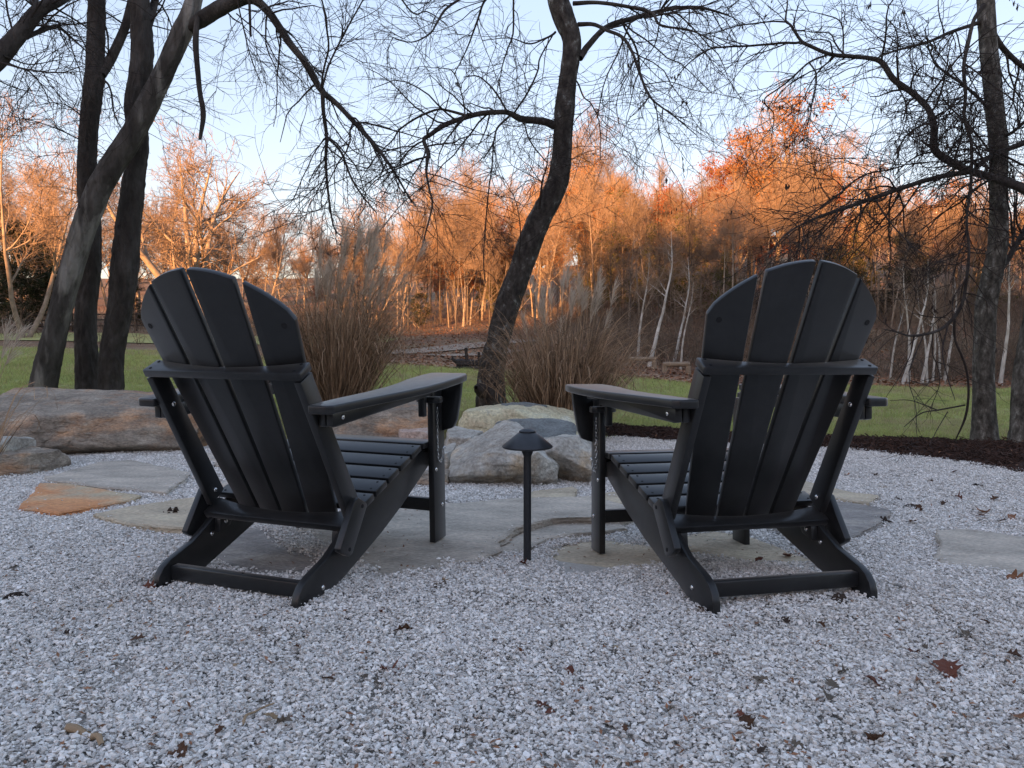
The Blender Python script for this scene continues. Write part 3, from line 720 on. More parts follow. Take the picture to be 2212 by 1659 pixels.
scatter('dry_grass', tufts, *_sub(dry), M['dry_blade'], 'dry tan patches of grass in the lawn', 'grass', seed=5)
scatter('grass', tufts, *_sub(~dry), M['blade'], 'short green lawn grass stretching to the woods', 'grass', seed=4)
print('grass tufts', n)

# ------------------------------------------------------------------ trees standing near the patio
rt = np.random.default_rng(2024)

def bark_tube(name, pts, rad, m, parent, sides=44, step=.022, relief=.08, seed=1, plates=True, flare=0.0):
    """trunk or limb with real bark relief; pts world coordinates (absolute), object placed at parent's origin"""
    pts = catmull(pts, 8); rad = np.interp(np.linspace(0, 1, len(pts)), np.linspace(0, 1, len(rad)), rad)
    L = np.linalg.norm(pts[1:] - pts[:-1], axis=1).sum(); n = int(max(10, min(340, L / step)))
    P, R = resample(pts, rad, n)
    V, Q = tubes(P[None], R[None], sides)
    C = np.repeat(P, sides, 0); d = unit(V - C); th = np.tile(np.arange(sides) / sides * 2 * math.pi, n); s = np.repeat(np.linspace(0, L, n), sides); r = np.repeat(R, sides)
    cyl = np.stack([np.cos(th) * 2.2, np.sin(th) * 2.2, s * 3.0], 1)
    lump = fbm(np.stack([np.cos(th) * .8, np.sin(th) * .8, s * 1.4], 1) + seed * 7, seed, 3)
    rid = 1 - np.abs(fbm(np.stack([np.cos(th) * 4.6, np.sin(th) * 4.6, s * 6.0], 1) + seed * 3, seed + 4, 3)) * 4
    fine = vnoise(np.stack([np.cos(th) * 5, np.sin(th) * 5, s * 22], 1), seed + 8)
    disp = r * relief * (1.1 * lump + (.55 * np.tanh(rid * 2) if plates else .25 * rid) + .35 * fine)
    if flare: disp = disp + r * flare * np.exp(-s / .18)
    V = V + d * disp[:, None]
    o0 = np.array(parent.location)
    return obj_np(name, V - o0, Q, m, parent, smooth=True)

def pix_path(path, Y0, dY=0.0, f=(0, 0, 1.0)):
    """photo polyline [(x, y, width)] -> world points and radii; depth drifts by dY along it"""
    ox, oy, sc = f; P, R = [], []; n = len(path)
    for i, q in enumerate(path):
        Y = Y0 + dY * i / max(1, n - 1); w = q[2] if len(q) > 2 else 5
        P.append(at(ox + q[0] * sc, oy + q[1] * sc, Y)[:]); R.append(max(.0012, w * sc * Y / FPX / 2))
    return np.array(P), np.array(R)

def near_tree(name, label, Y, trunk, limbs, m, f, base=None, seed=1, n2=150, n3=900, n4=1800, len2=(.35, 1.2), len3=(.15, .5), len4=(.06, .2), grav=.05, leaves=0, rel=.09, limb_m=None, group=None, extra=(), r3=.0022, r4=.0015):
    rng = np.random.default_rng(seed)
    P, R = pix_path(trunk, Y, 0, f)
    b = np.array([P[0][0], Y, tz(P[0][0], Y) - .05])
    if P[0][2] > b[2] + .02:
        P = np.concatenate([[b + (P[0] - b) * np.array([.7, 1, 0])], P]); R = np.concatenate([[R[0] * 1.15], R])
    root = empty(name, (b[0], Y, b[2] + .05)); o0 = np.array(root.location)
    tag(root, label, 'tree', group)
    bark_tube('trunk', P, R, m, root, seed=seed, relief=rel, flare=.22)
    LP, LR = [], []
    tp, tr = resample(catmull(P, 6), np.interp(np.linspace(0, 1, (len(P) - 1) * 6 + 1), np.linspace(0, 1, len(R)), R), 24)
    for (path, dY, *opt) in limbs:
        Y1 = Y + (opt[0] if opt else 0)
        p, r = pix_path(path, Y1, dY, f)
        cp = catmull(p, 5); cr = np.interp(np.linspace(0, 1, len(cp)), np.linspace(0, 1, len(r)), r)
        wob = fbm(cp * 5 + seed, seed, 2)[:, None] * rng.normal(0, 1, (1, 3)) * .012; wob[0] = 0
        cp = cp + wob
        rs, rr = resample(cp, cr, 24)
        if len(opt) < 2: LP.append(rs); LR.append(rr)
        if r.max() > .012: bark_tube('limb', p, r, limb_m or M['bark_dark'], root, sides=16, step=.025, relief=.10, seed=seed + len(LP), plates=False)
        else:
            V, Q = tubes(cp[None], cr[None], 6); obj_np('branch', V - o0, Q, M['twig'], root, smooth=True)
    LP, LR = np.array(LP), np.array(LR)
    S, D, L, R0 = spawn(rng, LP, LR, n2, *len2, 35, 75, .5, .12, .98, rmax=.009, rmin=.003)
    D = unit(D + np.array([0, 0, .1])); P2, R2 = grow(rng, S, D, L, R0, 8, .16, grav, .35)
    li = np.linspace(0, 23, 9).round().astype(int)
    allp = np.concatenate([LP[:, li], P2]); allr = np.concatenate([LR[:, li], R2])
    S, D, L, R0 = spawn(rng, allp, allr, n3, *len3, 30, 70, .5, .15, 1, rmax=.0042, rmin=r3)
    P3, R3 = grow(rng, S, D, L, R0, 6, .17, grav * 1.1, .45)
    S, D, L, R0 = spawn(rng, P3, R3, n4, *len4, 25, 65, .7, .1, 1, rmax=.0025, rmin=r4)
    P4, R4 = grow(rng, S, D, L, R0, 4, .17, grav, .6)
    parts = [tubes(P2, R2, 5), tubes(P3, R3, 4), tubes(P4, R4, 3)]
    V, F = join_vf(parts); obj_np('crown', V - o0, F, M['twig'], root, smooth=True)
    if leaves:
        i = np.repeat(rng.integers(0, len(P4), leaves // 6), 6); n = len(i); c = P4[i, rng.integers(1, 5, n)]
        Pl = c[:, None] + np.array([[0, 0, 0], [0, 0, -.5], [0, 0, -1.]])[None] * rng.uniform(.02, .05, (n, 1, 1)) + rng.normal(0, .004, (n, 3, 3))
        W = np.array([[.002, .007, .001]]) * rng.uniform(.5, 1.2, (n, 1)); V, Q = ribbons(Pl, W, rng.normal(0, 1, (n, 3)) * np.array([1, 1, .2]))
        obj_np('foliage', V - o0, Q, M['leaf_dark'], root)
    return root

Z3 = (0, 0, .3646); Z4 = (691.2, 0, .3646); Z5 = (1405.5, 0, .3646)
# left cluster
near_tree('leaning_tree', 'grey leaning tree with a bare barkless streak, crossing the two upright trunks', 7.0,
    [(240, 2380, 150), (285, 2150, 138), (350, 1880, 122), (435, 1560, 125), (555, 1200, 132), (655, 1000, 132), (780, 800, 126), (885, 600, 118), (985, 400, 108), (1075, 200, 112), (1125, 90, 100), (1150, 0, 85), (1185, -120, 75)],
    [([(1095, 190, 50), (1190, 120, 84), (1300, 50, 88), (1400, 5, 75), (1500, -5, 55), (1600, 80, 45), (1720, 260, 44), (1800, 360, 40), (1900, 530, 34), (2000, 620, 30), (2212, 850, 24), (2330, 1010, 15), (2440, 1200, 8)], -.3),
     ([(1912, 540, 26), (1915, 650, 22), (1935, 810, 20), (1930, 950, 16), (1945, 1150, 13), (1980, 1350, 9), (2040, 1410, 4)], .2, -.3),
     ([(1935, 810, 14), (2020, 900, 14), (2080, 1050, 12), (2140, 1150, 10), (2230, 1260, 6)], -.3, -.3),
     ([(1935, 815, 8), (1880, 890, 7), (1800, 1020, 6), (1730, 1190, 5), (1600, 1260, 3)], .3, -.3),
     ([(1910, 520, 14), (1950, 380, 12), (2040, 200, 11), (2150, 0, 9)], .5, -.3),
     ([(1905, 520, 12), (1940, 300, 12), (1930, 100, 11), (1890, -40, 10)], -.4, -.3),
     ([(1170, 100, 30), (1160, 250, 34), (1170, 400, 30), (1185, 550, 28), (1205, 680, 30), (1185, 825, 18)], -.15, -.1, 1),
     ([(1475, 0, 16), (1480, 110, 16), (1485, 215, 14)], 0, -.2, 1),
     ([(1405, 0, 9), (1450, 200, 8), (1490, 350, 7), (1555, 515, 4)], .1, -.2),
     ([(1400, 80, 8), (1560, 220, 7), (1650, 370, 6), (1780, 470, 5), (1820, 620, 4), (1770, 790, 3)], .3, -.2)],
    M['bark_gray'], Z3, seed=5, n2=85, n3=620, n4=1300, len2=(.3, .95), limb_m=M['bark_dark'])
near_tree('forked_tree', 'dark upright trunk with a forking limb, leftmost of the two straight trunks', 7.5,
    [(520, 2370, 128), (515, 2200, 125), (505, 1880, 118), (540, 1500, 110), (520, 1150, 108), (515, 950, 98), (530, 700, 100), (560, 450, 105), (565, 300, 92), (575, 0, 86), (580, -150, 80)],
    [([(600, 440, 60), (650, 360, 56), (700, 260, 52), (745, 150, 48), (770, 50, 46), (795, -60, 42)], .3),
     ([(610, 470, 14), (650, 520, 12), (680, 680, 9), (740, 790, 4)], -.3),
     ([(520, 300, 8), (430, 120, 6), (440, 0, 4)], .2), ([(500, 700, 7), (380, 620, 5), (200, 630, 3)], -.4), ([(480, 830, 8), (250, 730, 6), (20, 680, 4)], -.5)],
    M['bark_dark'], Z3, seed=9, n2=32, n3=170, n4=300, rel=.12)
near_tree('upright_tree', 'dark rough barked trunk nearest the left chair, right of the leaning tree', 7.3,
    [(655, 2380, 140), (655, 2300, 128), (665, 2100, 128), (705, 1870, 130), (740, 1600, 150), (760, 1350, 132), (790, 1100, 120), (820, 850, 100), (800, 650, 110), (820, 500, 112), (840, 300, 120), (830, 100, 105), (825, -120, 95)],
    [([(870, 170, 50), (900, 80, 44), (925, -30, 40)], .2), ([(850, 700, 8), (900, 620, 6), (1000, 560, 3)], .2), ([(780, 900, 6), (640, 920, 4), (560, 970, 3)], -.2)],
    M['bark_dark'], Z3, seed=13, n2=30, n3=160, n4=300, rel=.13)
near_tree('overhanging_tree', 'tree out of frame at the left whose thick limb slants into the top corner', 6.0,
    [(-500, 2600, 200), (-460, 1800, 180), (-380, 1100, 165), (-250, 700, 150), (-100, 420, 120)],
    [([(-100, 420, 118), (0, 330, 108), (130, 180, 84), (230, 60, 74), (340, 10, 55), (460, -60, 38)], .3),
     ([(150, 225, 26), (240, 185, 26), (340, 160, 20), (430, 230, 13), (525, 315, 5)], .3, .15),
     ([(215, 60, 40), (200, -40, 34)], .1, .2), ([(0, 370, 14), (200, 420, 10), (450, 430, 5)], -.3), ([(0, 480, 8), (120, 530, 6), (260, 540, 3)], .3), ([(20, 330, 10), (180, 380, 7), (380, 350, 4)], .4)],
    M['bark_dark'], Z3, seed=17, n2=40, n3=260, n4=480, len2=(.3, .9))
# centre
near_tree('crooked_tree', 'crooked dark tree leaning right between the two feathery grasses', 7.0,
    [(1013, 2480, 175), (1012, 2365, 170), (1018, 2195, 150), (1053, 2030, 132), (1121, 1783, 142), (1190, 1600, 130), (1240, 1450, 138), (1300, 1300, 130), (1400, 1100, 118), (1430, 950, 110), (1440, 800, 104), (1450, 650, 112), (1465, 500, 100), (1485, 350, 100), (1490, 230, 104), (1450, 120, 120), (1410, 0, 118), (1390, -150, 105)],
    [([(1390, 745, 48), (1330, 720, 42), (1200, 705, 38), (1160, 690, 36), (1100, 665, 28), (970, 670, 30), (880, 690, 28), (740, 740, 28), (650, 800, 26), (615, 830, 24), (640, 910, 22), (630, 1020, 15), (650, 1130, 12), (665, 1220, 11), (620, 1400, 9), (600, 1490, 6)], -.6),
     ([(1010, 2330, 120), (965, 2310, 100), (935, 2300, 60), (925, 2296, 20)], -.1, -.05, 1),
     ([(880, 688, 18), (760, 655, 15), (690, 650, 14), (570, 700, 12), (470, 770, 10), (430, 830, 8), (330, 930, 6), (230, 1080, 4)], .4, -.35),
     ([(470, 770, 8), (475, 950, 7), (470, 1120, 5), (540, 1260, 3)], .2, -.1),
     ([(1112, 660, 12), (1040, 550, 11), (940, 455, 9), (850, 460, 5)], .4, -.2),
     ([(1150, 670, 12), (1230, 550, 11), (1290, 420, 10), (1305, 340, 9), (1390, 190, 8)], .2, -.15),
     ([(1120, 690, 13), (1050, 760, 12), (1025, 850, 10), (970, 940, 6)], -.3, -.15),
     ([(1030, 840, 9), (1020, 970, 8), (990, 1200, 8), (970, 1500, 7), (980, 1700, 5)], -.2, -.3),
     ([(1205, 720, 10), (1240, 830, 9), (1340, 960, 6)], -.3, -.1),
     ([(860, 690, 9), (840, 560, 8), (795, 440, 7), (720, 410, 5), (560, 410, 3)], .5, -.3),
     ([(1395, 190, 14), (1330, 230, 12), (1240, 260, 9), (1120, 225, 6), (960, 240, 4)], -.6),
     ([(1540, 345, 40), (1590, 270, 36), (1700, 160, 30), (1850, 110, 28), (1960, 80, 25), (2100, 50, 20), (2250, 45, 16), (2420, 90, 10)], .5),
     ([(1500, 20, 26), (1650, 15, 21), (1850, 45, 20), (1970, 80, 18), (2020, 150, 14), (2212, 185, 10), (2400, 290, 5)], -.5),
     ([(1530, 145, 26), (1620, 145, 22), (1700, 180, 20), (1790, 220, 18), (1850, 310, 17), (1900, 450, 16), (1960, 580, 12), (2100, 690, 9), (2230, 800, 5)], -.7),
     ([(1790, 130, 12), (1880, 300, 12), (1905, 470, 10), (1990, 640, 6), (2010, 800, 3)], .4, .2),
     ([(1520, 480, 10), (1560, 570, 9), (1610, 620, 8), (1660, 750, 6), (1665, 950, 4)], -.4),
     ([(1610, 620, 6), (1510, 720, 5), (1480, 850, 3)], .2, -.2),
     ([(1850, 110, 11), (1760, 330, 9), (1690, 480, 7), (1640, 700, 5)], -.4, .2),
     ([(1300, 1240, 15), (1312, 1100, 12), (1345, 975, 7), (1370, 800, 4)], -.2, -.12),
     ([(1180, 1560, 8), (1190, 1400, 7), (1160, 1200, 5), (1080, 1040, 3)], -.3, -.15),
     ([(1080, -60, 16), (980, 0, 13), (930, 130, 11), (870, 290, 8), (795, 440, 5)], .3, .4),
     ([(950, -80, 18), (820, 0, 15), (740, 60, 14), (690, 140, 12), (650, 200, 10), (540, 250, 7), (400, 210, 4)], -.2, -.4),
     ([(1140, -50, 12), (1138, 200, 10), (1080, 400, 7), (1030, 640, 4)], .2, -.6),
     ([(450, -50, 10), (560, 80, 9), (640, 70, 7), (760, 150, 5)], .2, .5)],
    M['bark_lichen'], Z4, seed=23, n2=190, n3=1200, n4=2500, len2=(.3, 1.15), leaves=25, rel=.10)
# right
near_tree('lichen_tree', 'grey lichened tree standing at the edge of the mulch on the right', 5.85,
    [(1979, 2660, 140), (1979, 2560, 130), (1975, 2420, 118), (1972, 2160, 112), (1980, 1950, 112), (1990, 1794, 110), (2025, 1621, 108), (2055, 1450, 104), (2062, 1250, 95), (2060, 1050, 92), (2060, 850, 98), (2040, 650, 95), (2020, 450, 95), (2000, 250, 92), (1985, 0, 92), (1980, -150, 88)],
    [([(1960, 130, 22), (1780, 190, 18), (1640, 250, 16), (1450, 300, 12), (1350, 340, 8)], -.5),
     ([(2000, 640, 20), (1930, 570, 17), (1850, 500, 16), (1700, 390, 12), (1640, 270, 8)], -.4),
     ([(1975, 30, 30), (1915, 120, 22), (1880, 260, 22), (1855, 400, 20), (1866, 560, 19), (1858, 700, 18), (1900, 850, 18), (1896, 1100, 17), (1872, 1300, 16), (1886, 1500, 16), (1866, 1700, 18), (1845, 1800, 18), (1790, 1890, 22), (1700, 1960, 18), (1550, 1990, 14), (1450, 1965, 9), (1380, 1950, 5)], -.5, -.3),
     ([(1800, 1890, 16), (1800, 2010, 15), (1845, 2100, 14), (1875, 2200, 14), (1880, 2360, 15), (1862, 2480, 16), (1800, 2620, 7)], .2, -.7, 1),
     ([(1862, 2400, 10), (1700, 2430, 9), (1600, 2450, 7), (1500, 2530, 4)], -.2, -.55, 1), ([(1700, 2430, 8), (1560, 2380, 6), (1420, 2370, 3)], -.3, -.6, 1), ([(1760, 2440, 7), (1690, 2560, 5), (1650, 2640, 3)], -.2, -.6, 1),
     ([(1760, 1930, 10), (1730, 2080, 9), (1760, 2240, 7), (1800, 2370, 4)], -.3, -.7, 1), ([(1560, 1990, 8), (1540, 2120, 6), (1440, 2300, 4), (1380, 2380, 2)], .2, -.75, 1),
     ([(2030, 200, 34), (2100, 300, 30), (2212, 400, 26), (2330, 480, 20)], .3),
     ([(2070, 820, 20), (2150, 780, 16), (2250, 690, 12)], -.3),
     ([(2040, 1650, 34), (2120, 1530, 30), (2200, 1390, 28), (2270, 1240, 22)], .2),
     ([(2010, 900, 14), (1900, 760, 12), (1780, 640, 9), (1700, 520, 5)], -.6),
     ([(2000, 560, 12), (1850, 640, 9), (1680, 700, 6), (1500, 720, 3)], -.7),
     ([(2010, 1000, 14), (1900, 960, 11), (1720, 960, 8), (1490, 980, 6), (1270, 940, 4), (900, 950, 2)], -.6),
     ([(2040, 1250, 12), (1940, 1240, 9), (1830, 1320, 5)], -.3), ([(1980, 300, 10), (1880, 400, 8), (1700, 460, 5), (1560, 440, 3)], .4)],
    M['bark_mid'], Z5, seed=29, n2=130, n3=850, n4=1600, len2=(.25, .85), leaves=420, rel=.07)
near_tree('edge_tree', 'tree cut by the right edge, its long limb arching across the lichened tree', 5.5,
    [(2190, 2640, 130), (2200, 2500, 120), (2215, 2200, 112), (2300, 1700, 105), (2330, 1300, 100), (2330, 1000, 95), (2340, 400, 90)],
    [([(2330, 1190, 72), (2212, 1120, 58), (2050, 1060, 46), (1880, 1010, 42), (1760, 950, 44), (1680, 880, 45), (1680, 750, 38), (1640, 640, 35), (1550, 550, 35), (1440, 470, 35), (1370, 370, 32), (1300, 345, 26), (1190, 335, 24), (1060, 320, 22), (940, 270, 20), (890, 240, 18), (830, 150, 14), (800, 120, 12), (810, 20, 8), (800, -60, 6)], .5),
     ([(1690, 890, 18), (1640, 860, 16), (1598, 828, 9)], -.05, .12),
     ([(885, 250, 15), (770, 260, 14), (600, 275, 12), (450, 280, 11), (330, 300, 9), (200, 400, 7), (100, 560, 4)], .3, .42),
     ([(800, 130, 10), (700, 130, 9), (520, 150, 8), (400, 190, 6), (280, 210, 4)], -.3, .45),
     ([(1050, 322, 12), (940, 370, 11), (830, 470, 10), (750, 530, 9), (680, 580, 8), (680, 620, 8), (730, 680, 7), (715, 830, 4)], .3, .35),
     ([(940, 370, 10), (990, 480, 9), (960, 620, 7), (930, 740, 4)], -.3, .4),
     ([(1350, 350, 10), (1365, 325, 9), (1450, 300, 6)], .1, .3),
     ([(1900, 1015, 34), (1700, 1050, 28), (1500, 1110, 26), (1300, 1180, 25), (1130, 1240, 22), (960, 1300, 15), (800, 1390, 10), (680, 1540, 5)], -.5, .1),
     ([(1500, 980, 9), (1270, 1040, 10), (1140, 1130, 10), (1000, 1240, 10), (900, 1330, 8)], -.2, -.1),
     ([(1250, 1200, 12), (1240, 1290, 10), (1210, 1400, 8), (1200, 1490, 4)], -.2, -.2), ([(1600, 1090, 11), (1450, 1290, 9), (1280, 1400, 6)], -.3, 0), ([(880, 1340, 10), (880, 1450, 8), (860, 1530, 4)], .1, -.3),
     ([(1120, 1240, 10), (1000, 1370, 7), (860, 1450, 4)], .2, -.3), ([(1150, 1130, 7), (1080, 1060, 5), (960, 1000, 3)], .2, -.2),
     ([(1930, 990, 30), (2010, 930, 30), (2100, 890, 30), (2230, 840, 34)], .3, .1),
     ([(1750, 950, 10), (1800, 850, 9), (1870, 780, 8), (1960, 640, 5)], .2, .1), ([(1440, 470, 9), (1520, 640, 7), (1480, 800, 5), (1380, 900, 3)], .3, .3), ([(1140, 320, 9), (1130, 140, 8), (1030, 90, 6), (890, 60, 3)], .2, .35)],
    M['bark_mid'], Z5, seed=31, n2=140, n3=900, n4=1700, len2=(.25, .9), leaves=300, rel=.08, limb_m=M['bark_dark'])

# ------------------------------------------------------------------ tall dry ornamental grasses
def feather_grass(label, x, y, h, rad, nbl, nst, lean, seed, plen=(.18, .30), hb=(.55, 1.0)):
    rng = np.random.default_rng(seed)
    z = tz(x, y); root = empty('ornamental_grass', (x, y, z)); tag(root, label, 'ornamental grass', 'tall dry ornamental grasses')
    a = rng.uniform(0, 6.28, nbl); r = rad * np.sqrt(rng.random(nbl)) * .55
    S = np.column_stack([r * np.cos(a), r * np.sin(a), np.zeros(nbl)])
    D = np.column_stack([np.cos(a) * r / rad * .34 + rng.normal(0, .21, nbl) + lean * .3, np.sin(a) * r / rad * .34 + rng.normal(0, .21, nbl), np.ones(nbl)])
    L = rng.uniform(*hb, nbl) * h * .98; n = 14
    P = np.zeros((nbl, n + 1, 3)); P[:, 0] = S; d = unit(D); out = unit(np.column_stack([np.cos(a) + rng.normal(0, .6, nbl), np.sin(a) + rng.normal(0, .6, nbl), np.zeros(nbl)]))
    tot = rng.gamma(1.5, 1.6, nbl) + .25; start = rng.uniform(.2, .75, nbl)                      # how far each blade curls over, and where it starts
    tw_ = rng.normal(0, .5, nbl); out = unit(np.column_stack([np.cos(a + tw_), np.sin(a + tw_), rng.normal(0, .25, nbl)])); hx = unit(np.cross(np.array([0, 0, 1.]), out))
    for i in range(n):
        t = i / n; w_ = np.clip((t - start) / (1 - start), 0, 1); k = (tot * 2.0 * w_ / np.maximum(1 - start, .2) + .25) / n
        d = unit(d * np.cos(k)[:, None] + np.cross(hx, d) * np.sin(k)[:, None] + rng.normal(0, .03, (nbl, 3)))
        P[:, i + 1] = P[:, i] + d * (L / n)[:, None]
    P[..., 2] = np.maximum(P[..., 2], .01)
    W = np.linspace(1, .25, n + 1)[None] * rng.uniform(.0026, .0060, (nbl, 1))
    V, Q = ribbons(P, W, rng.normal(0, 1, (nbl, 3)) * np.array([1, 1, .15]))
    tag(obj_np('blades', V, Q, M['reed'], root), kind='stuff')
    a = rng.uniform(0, 6.28, nst); r = rad * rng.random(nst) * .5
    S = np.column_stack([r * np.cos(a), r * np.sin(a), np.zeros(nst)])
    D = np.column_stack([np.cos(a) * .12 + rng.normal(0, .07, nst) + lean, np.sin(a) * .12 + rng.normal(0, .07, nst), np.ones(nst)])
    Ls = rng.uniform(.68, 1.0, nst) * h
    Ps, Rs = grow(rng, S, D, Ls, np.full(nst, .0026), 9, .02, -.004 + .012 * (rng.random(nst) < .4), .5)
    V, Q = tubes(Ps, Rs, 4); tag(obj_np('stems', V, Q, M['reed_stem'], root), kind='stuff')
    parts = []
    for i in range(nst):
        if rng.random() < .12: continue
        pl = rng.uniform(*plen); top = Ps[i, -1]; dr = unit(Ps[i, -1] - Ps[i, -3]); k = 95
        t = rng.uniform(0, .8, k); S2 = top + dr * (t * pl - pl * .45)[:, None]
        D2 = dr * 1.0 + rng.normal(0, .20, (k, 3)) * (1 - .3 * t)[:, None] + np.array([lean * 1.2 + .1, 0, -.05])
        pp, rr = grow(rng, S2, D2, rng.uniform(.35, .75, k) * pl * (1 - .35 * t), np.full(k, .0014), 4, .09, .06, .5)
        parts.append(ribbons(pp, rr, rng.normal(0, 1, (k, 3))))
    V, F = join_vf(parts); tag(obj_np('plumes', V, F, M['plume'], root), kind='stuff')
    return root
p = at(722, 741, 6.4); feather_grass('tall dry feathery grass clump behind the left chair with high upright plumes', p.x, 6.4, 1.62, .32, 1700, 48, .11, 3)
p = at(1218, 741, 6.0); feather_grass('dry feathery grass clump between the crooked tree and the right chair', p.x, 6.0, 1.30, .46, 1900, 24, .06, 4, plen=(.14, .24), hb=(.5, .95))
p = at(-80, 741, 4.0); feather_grass('dry grass clump cut off by the left edge with a curled plume', p.x, 4.0, .9, .2, 40, 4, .08, 6)

# ------------------------------------------------------------------ folding chairs
def prism(name, poly, O, U, Vv, th, m, parent, bev=.0035, seg=2):
    """polygon (a,b) in the plane O + a*U + b*V, extruded by vector th"""
    O, U, Vv, th = Vector(O), Vector(U), Vector(Vv), Vector(th)
    bm = bmesh.new()
    A = [bm.verts.new(O + U * a + Vv * b) for a, b in poly]
    B = [bm.verts.new(v.co + th) for v in A]
    n = len(A)
    bm.faces.new(A); bm.faces.new(B[::-1])
    for i in range(n): bm.faces.new((A[i], B[i], B[(i + 1) % n], A[(i + 1) % n]))
    bmesh.ops.recalc_face_normals(bm, faces=bm.faces)
    if bev:
        es = [e for e in bm.edges if len(e.link_faces) == 2 and e.link_faces[0].normal.angle(e.link_faces[1].normal) > .6]
        bmesh.ops.bevel(bm, geom=es, offset=bev, segments=seg, profile=.5, affect='EDGES', clamp_overlap=True)
    me = bpy.data.meshes.new(name); bm.to_mesh(me); bm.free()
    me.polygons.foreach_set('use_smooth', [True] * len(me.polygons)); me.set_sharp_from_angle(angle=math.radians(35))
    me.materials.append(m)
    return link(bpy.data.objects.new(name, me), parent)

def block(name, x0, x1, y0, y1, z0, z1, m, parent, bev=.0035):
    return prism(name, [(x0, y0), (x1, y0), (x1, y1), (x0, y1)], (0, 0, z0), (1, 0, 0), (0, 1, 0), (0, 0, z1 - z0), m, parent, bev)

def dome(name, c, axis, r, m, parent):
    bm = bmesh.new(); bmesh.ops.create_uvsphere(bm, u_segments=12, v_segments=8, radius=r)
    q = Vector((0, 0, 1)).rotation_difference(Vector(axis)).to_matrix().to_4x4()
    bmesh.ops.scale(bm, vec=(1, 1, .55), verts=bm.verts)
    bmesh.ops.transform(bm, matrix=Matrix.Translation(Vector(c)) @ q, verts=bm.verts)
    me = bpy.data.meshes.new(name); bm.to_mesh(me); bm.free(); me.polygons.foreach_set('use_smooth', [True] * len(me.polygons)); me.materials.append(m)
    return link(bpy.data.objects.new(name, me), parent)

def disc(name, c, axis, r, m, parent):
    bm = bmesh.new(); bmesh.ops.create_cone(bm, cap_ends=True, segments=12, radius1=r, radius2=r, depth=.0016)
    q = Vector((0, 0, 1)).rotation_difference(Vector(axis)).to_matrix().to_4x4()
    bmesh.ops.transform(bm, matrix=Matrix.Translation(Vector(c)) @ q, verts=bm.verts)
    me = bpy.data.meshes.new(name); bm.to_mesh(me); bm.free(); me.materials.append(m)
    return link(bpy.data.objects.new(name, me), parent)

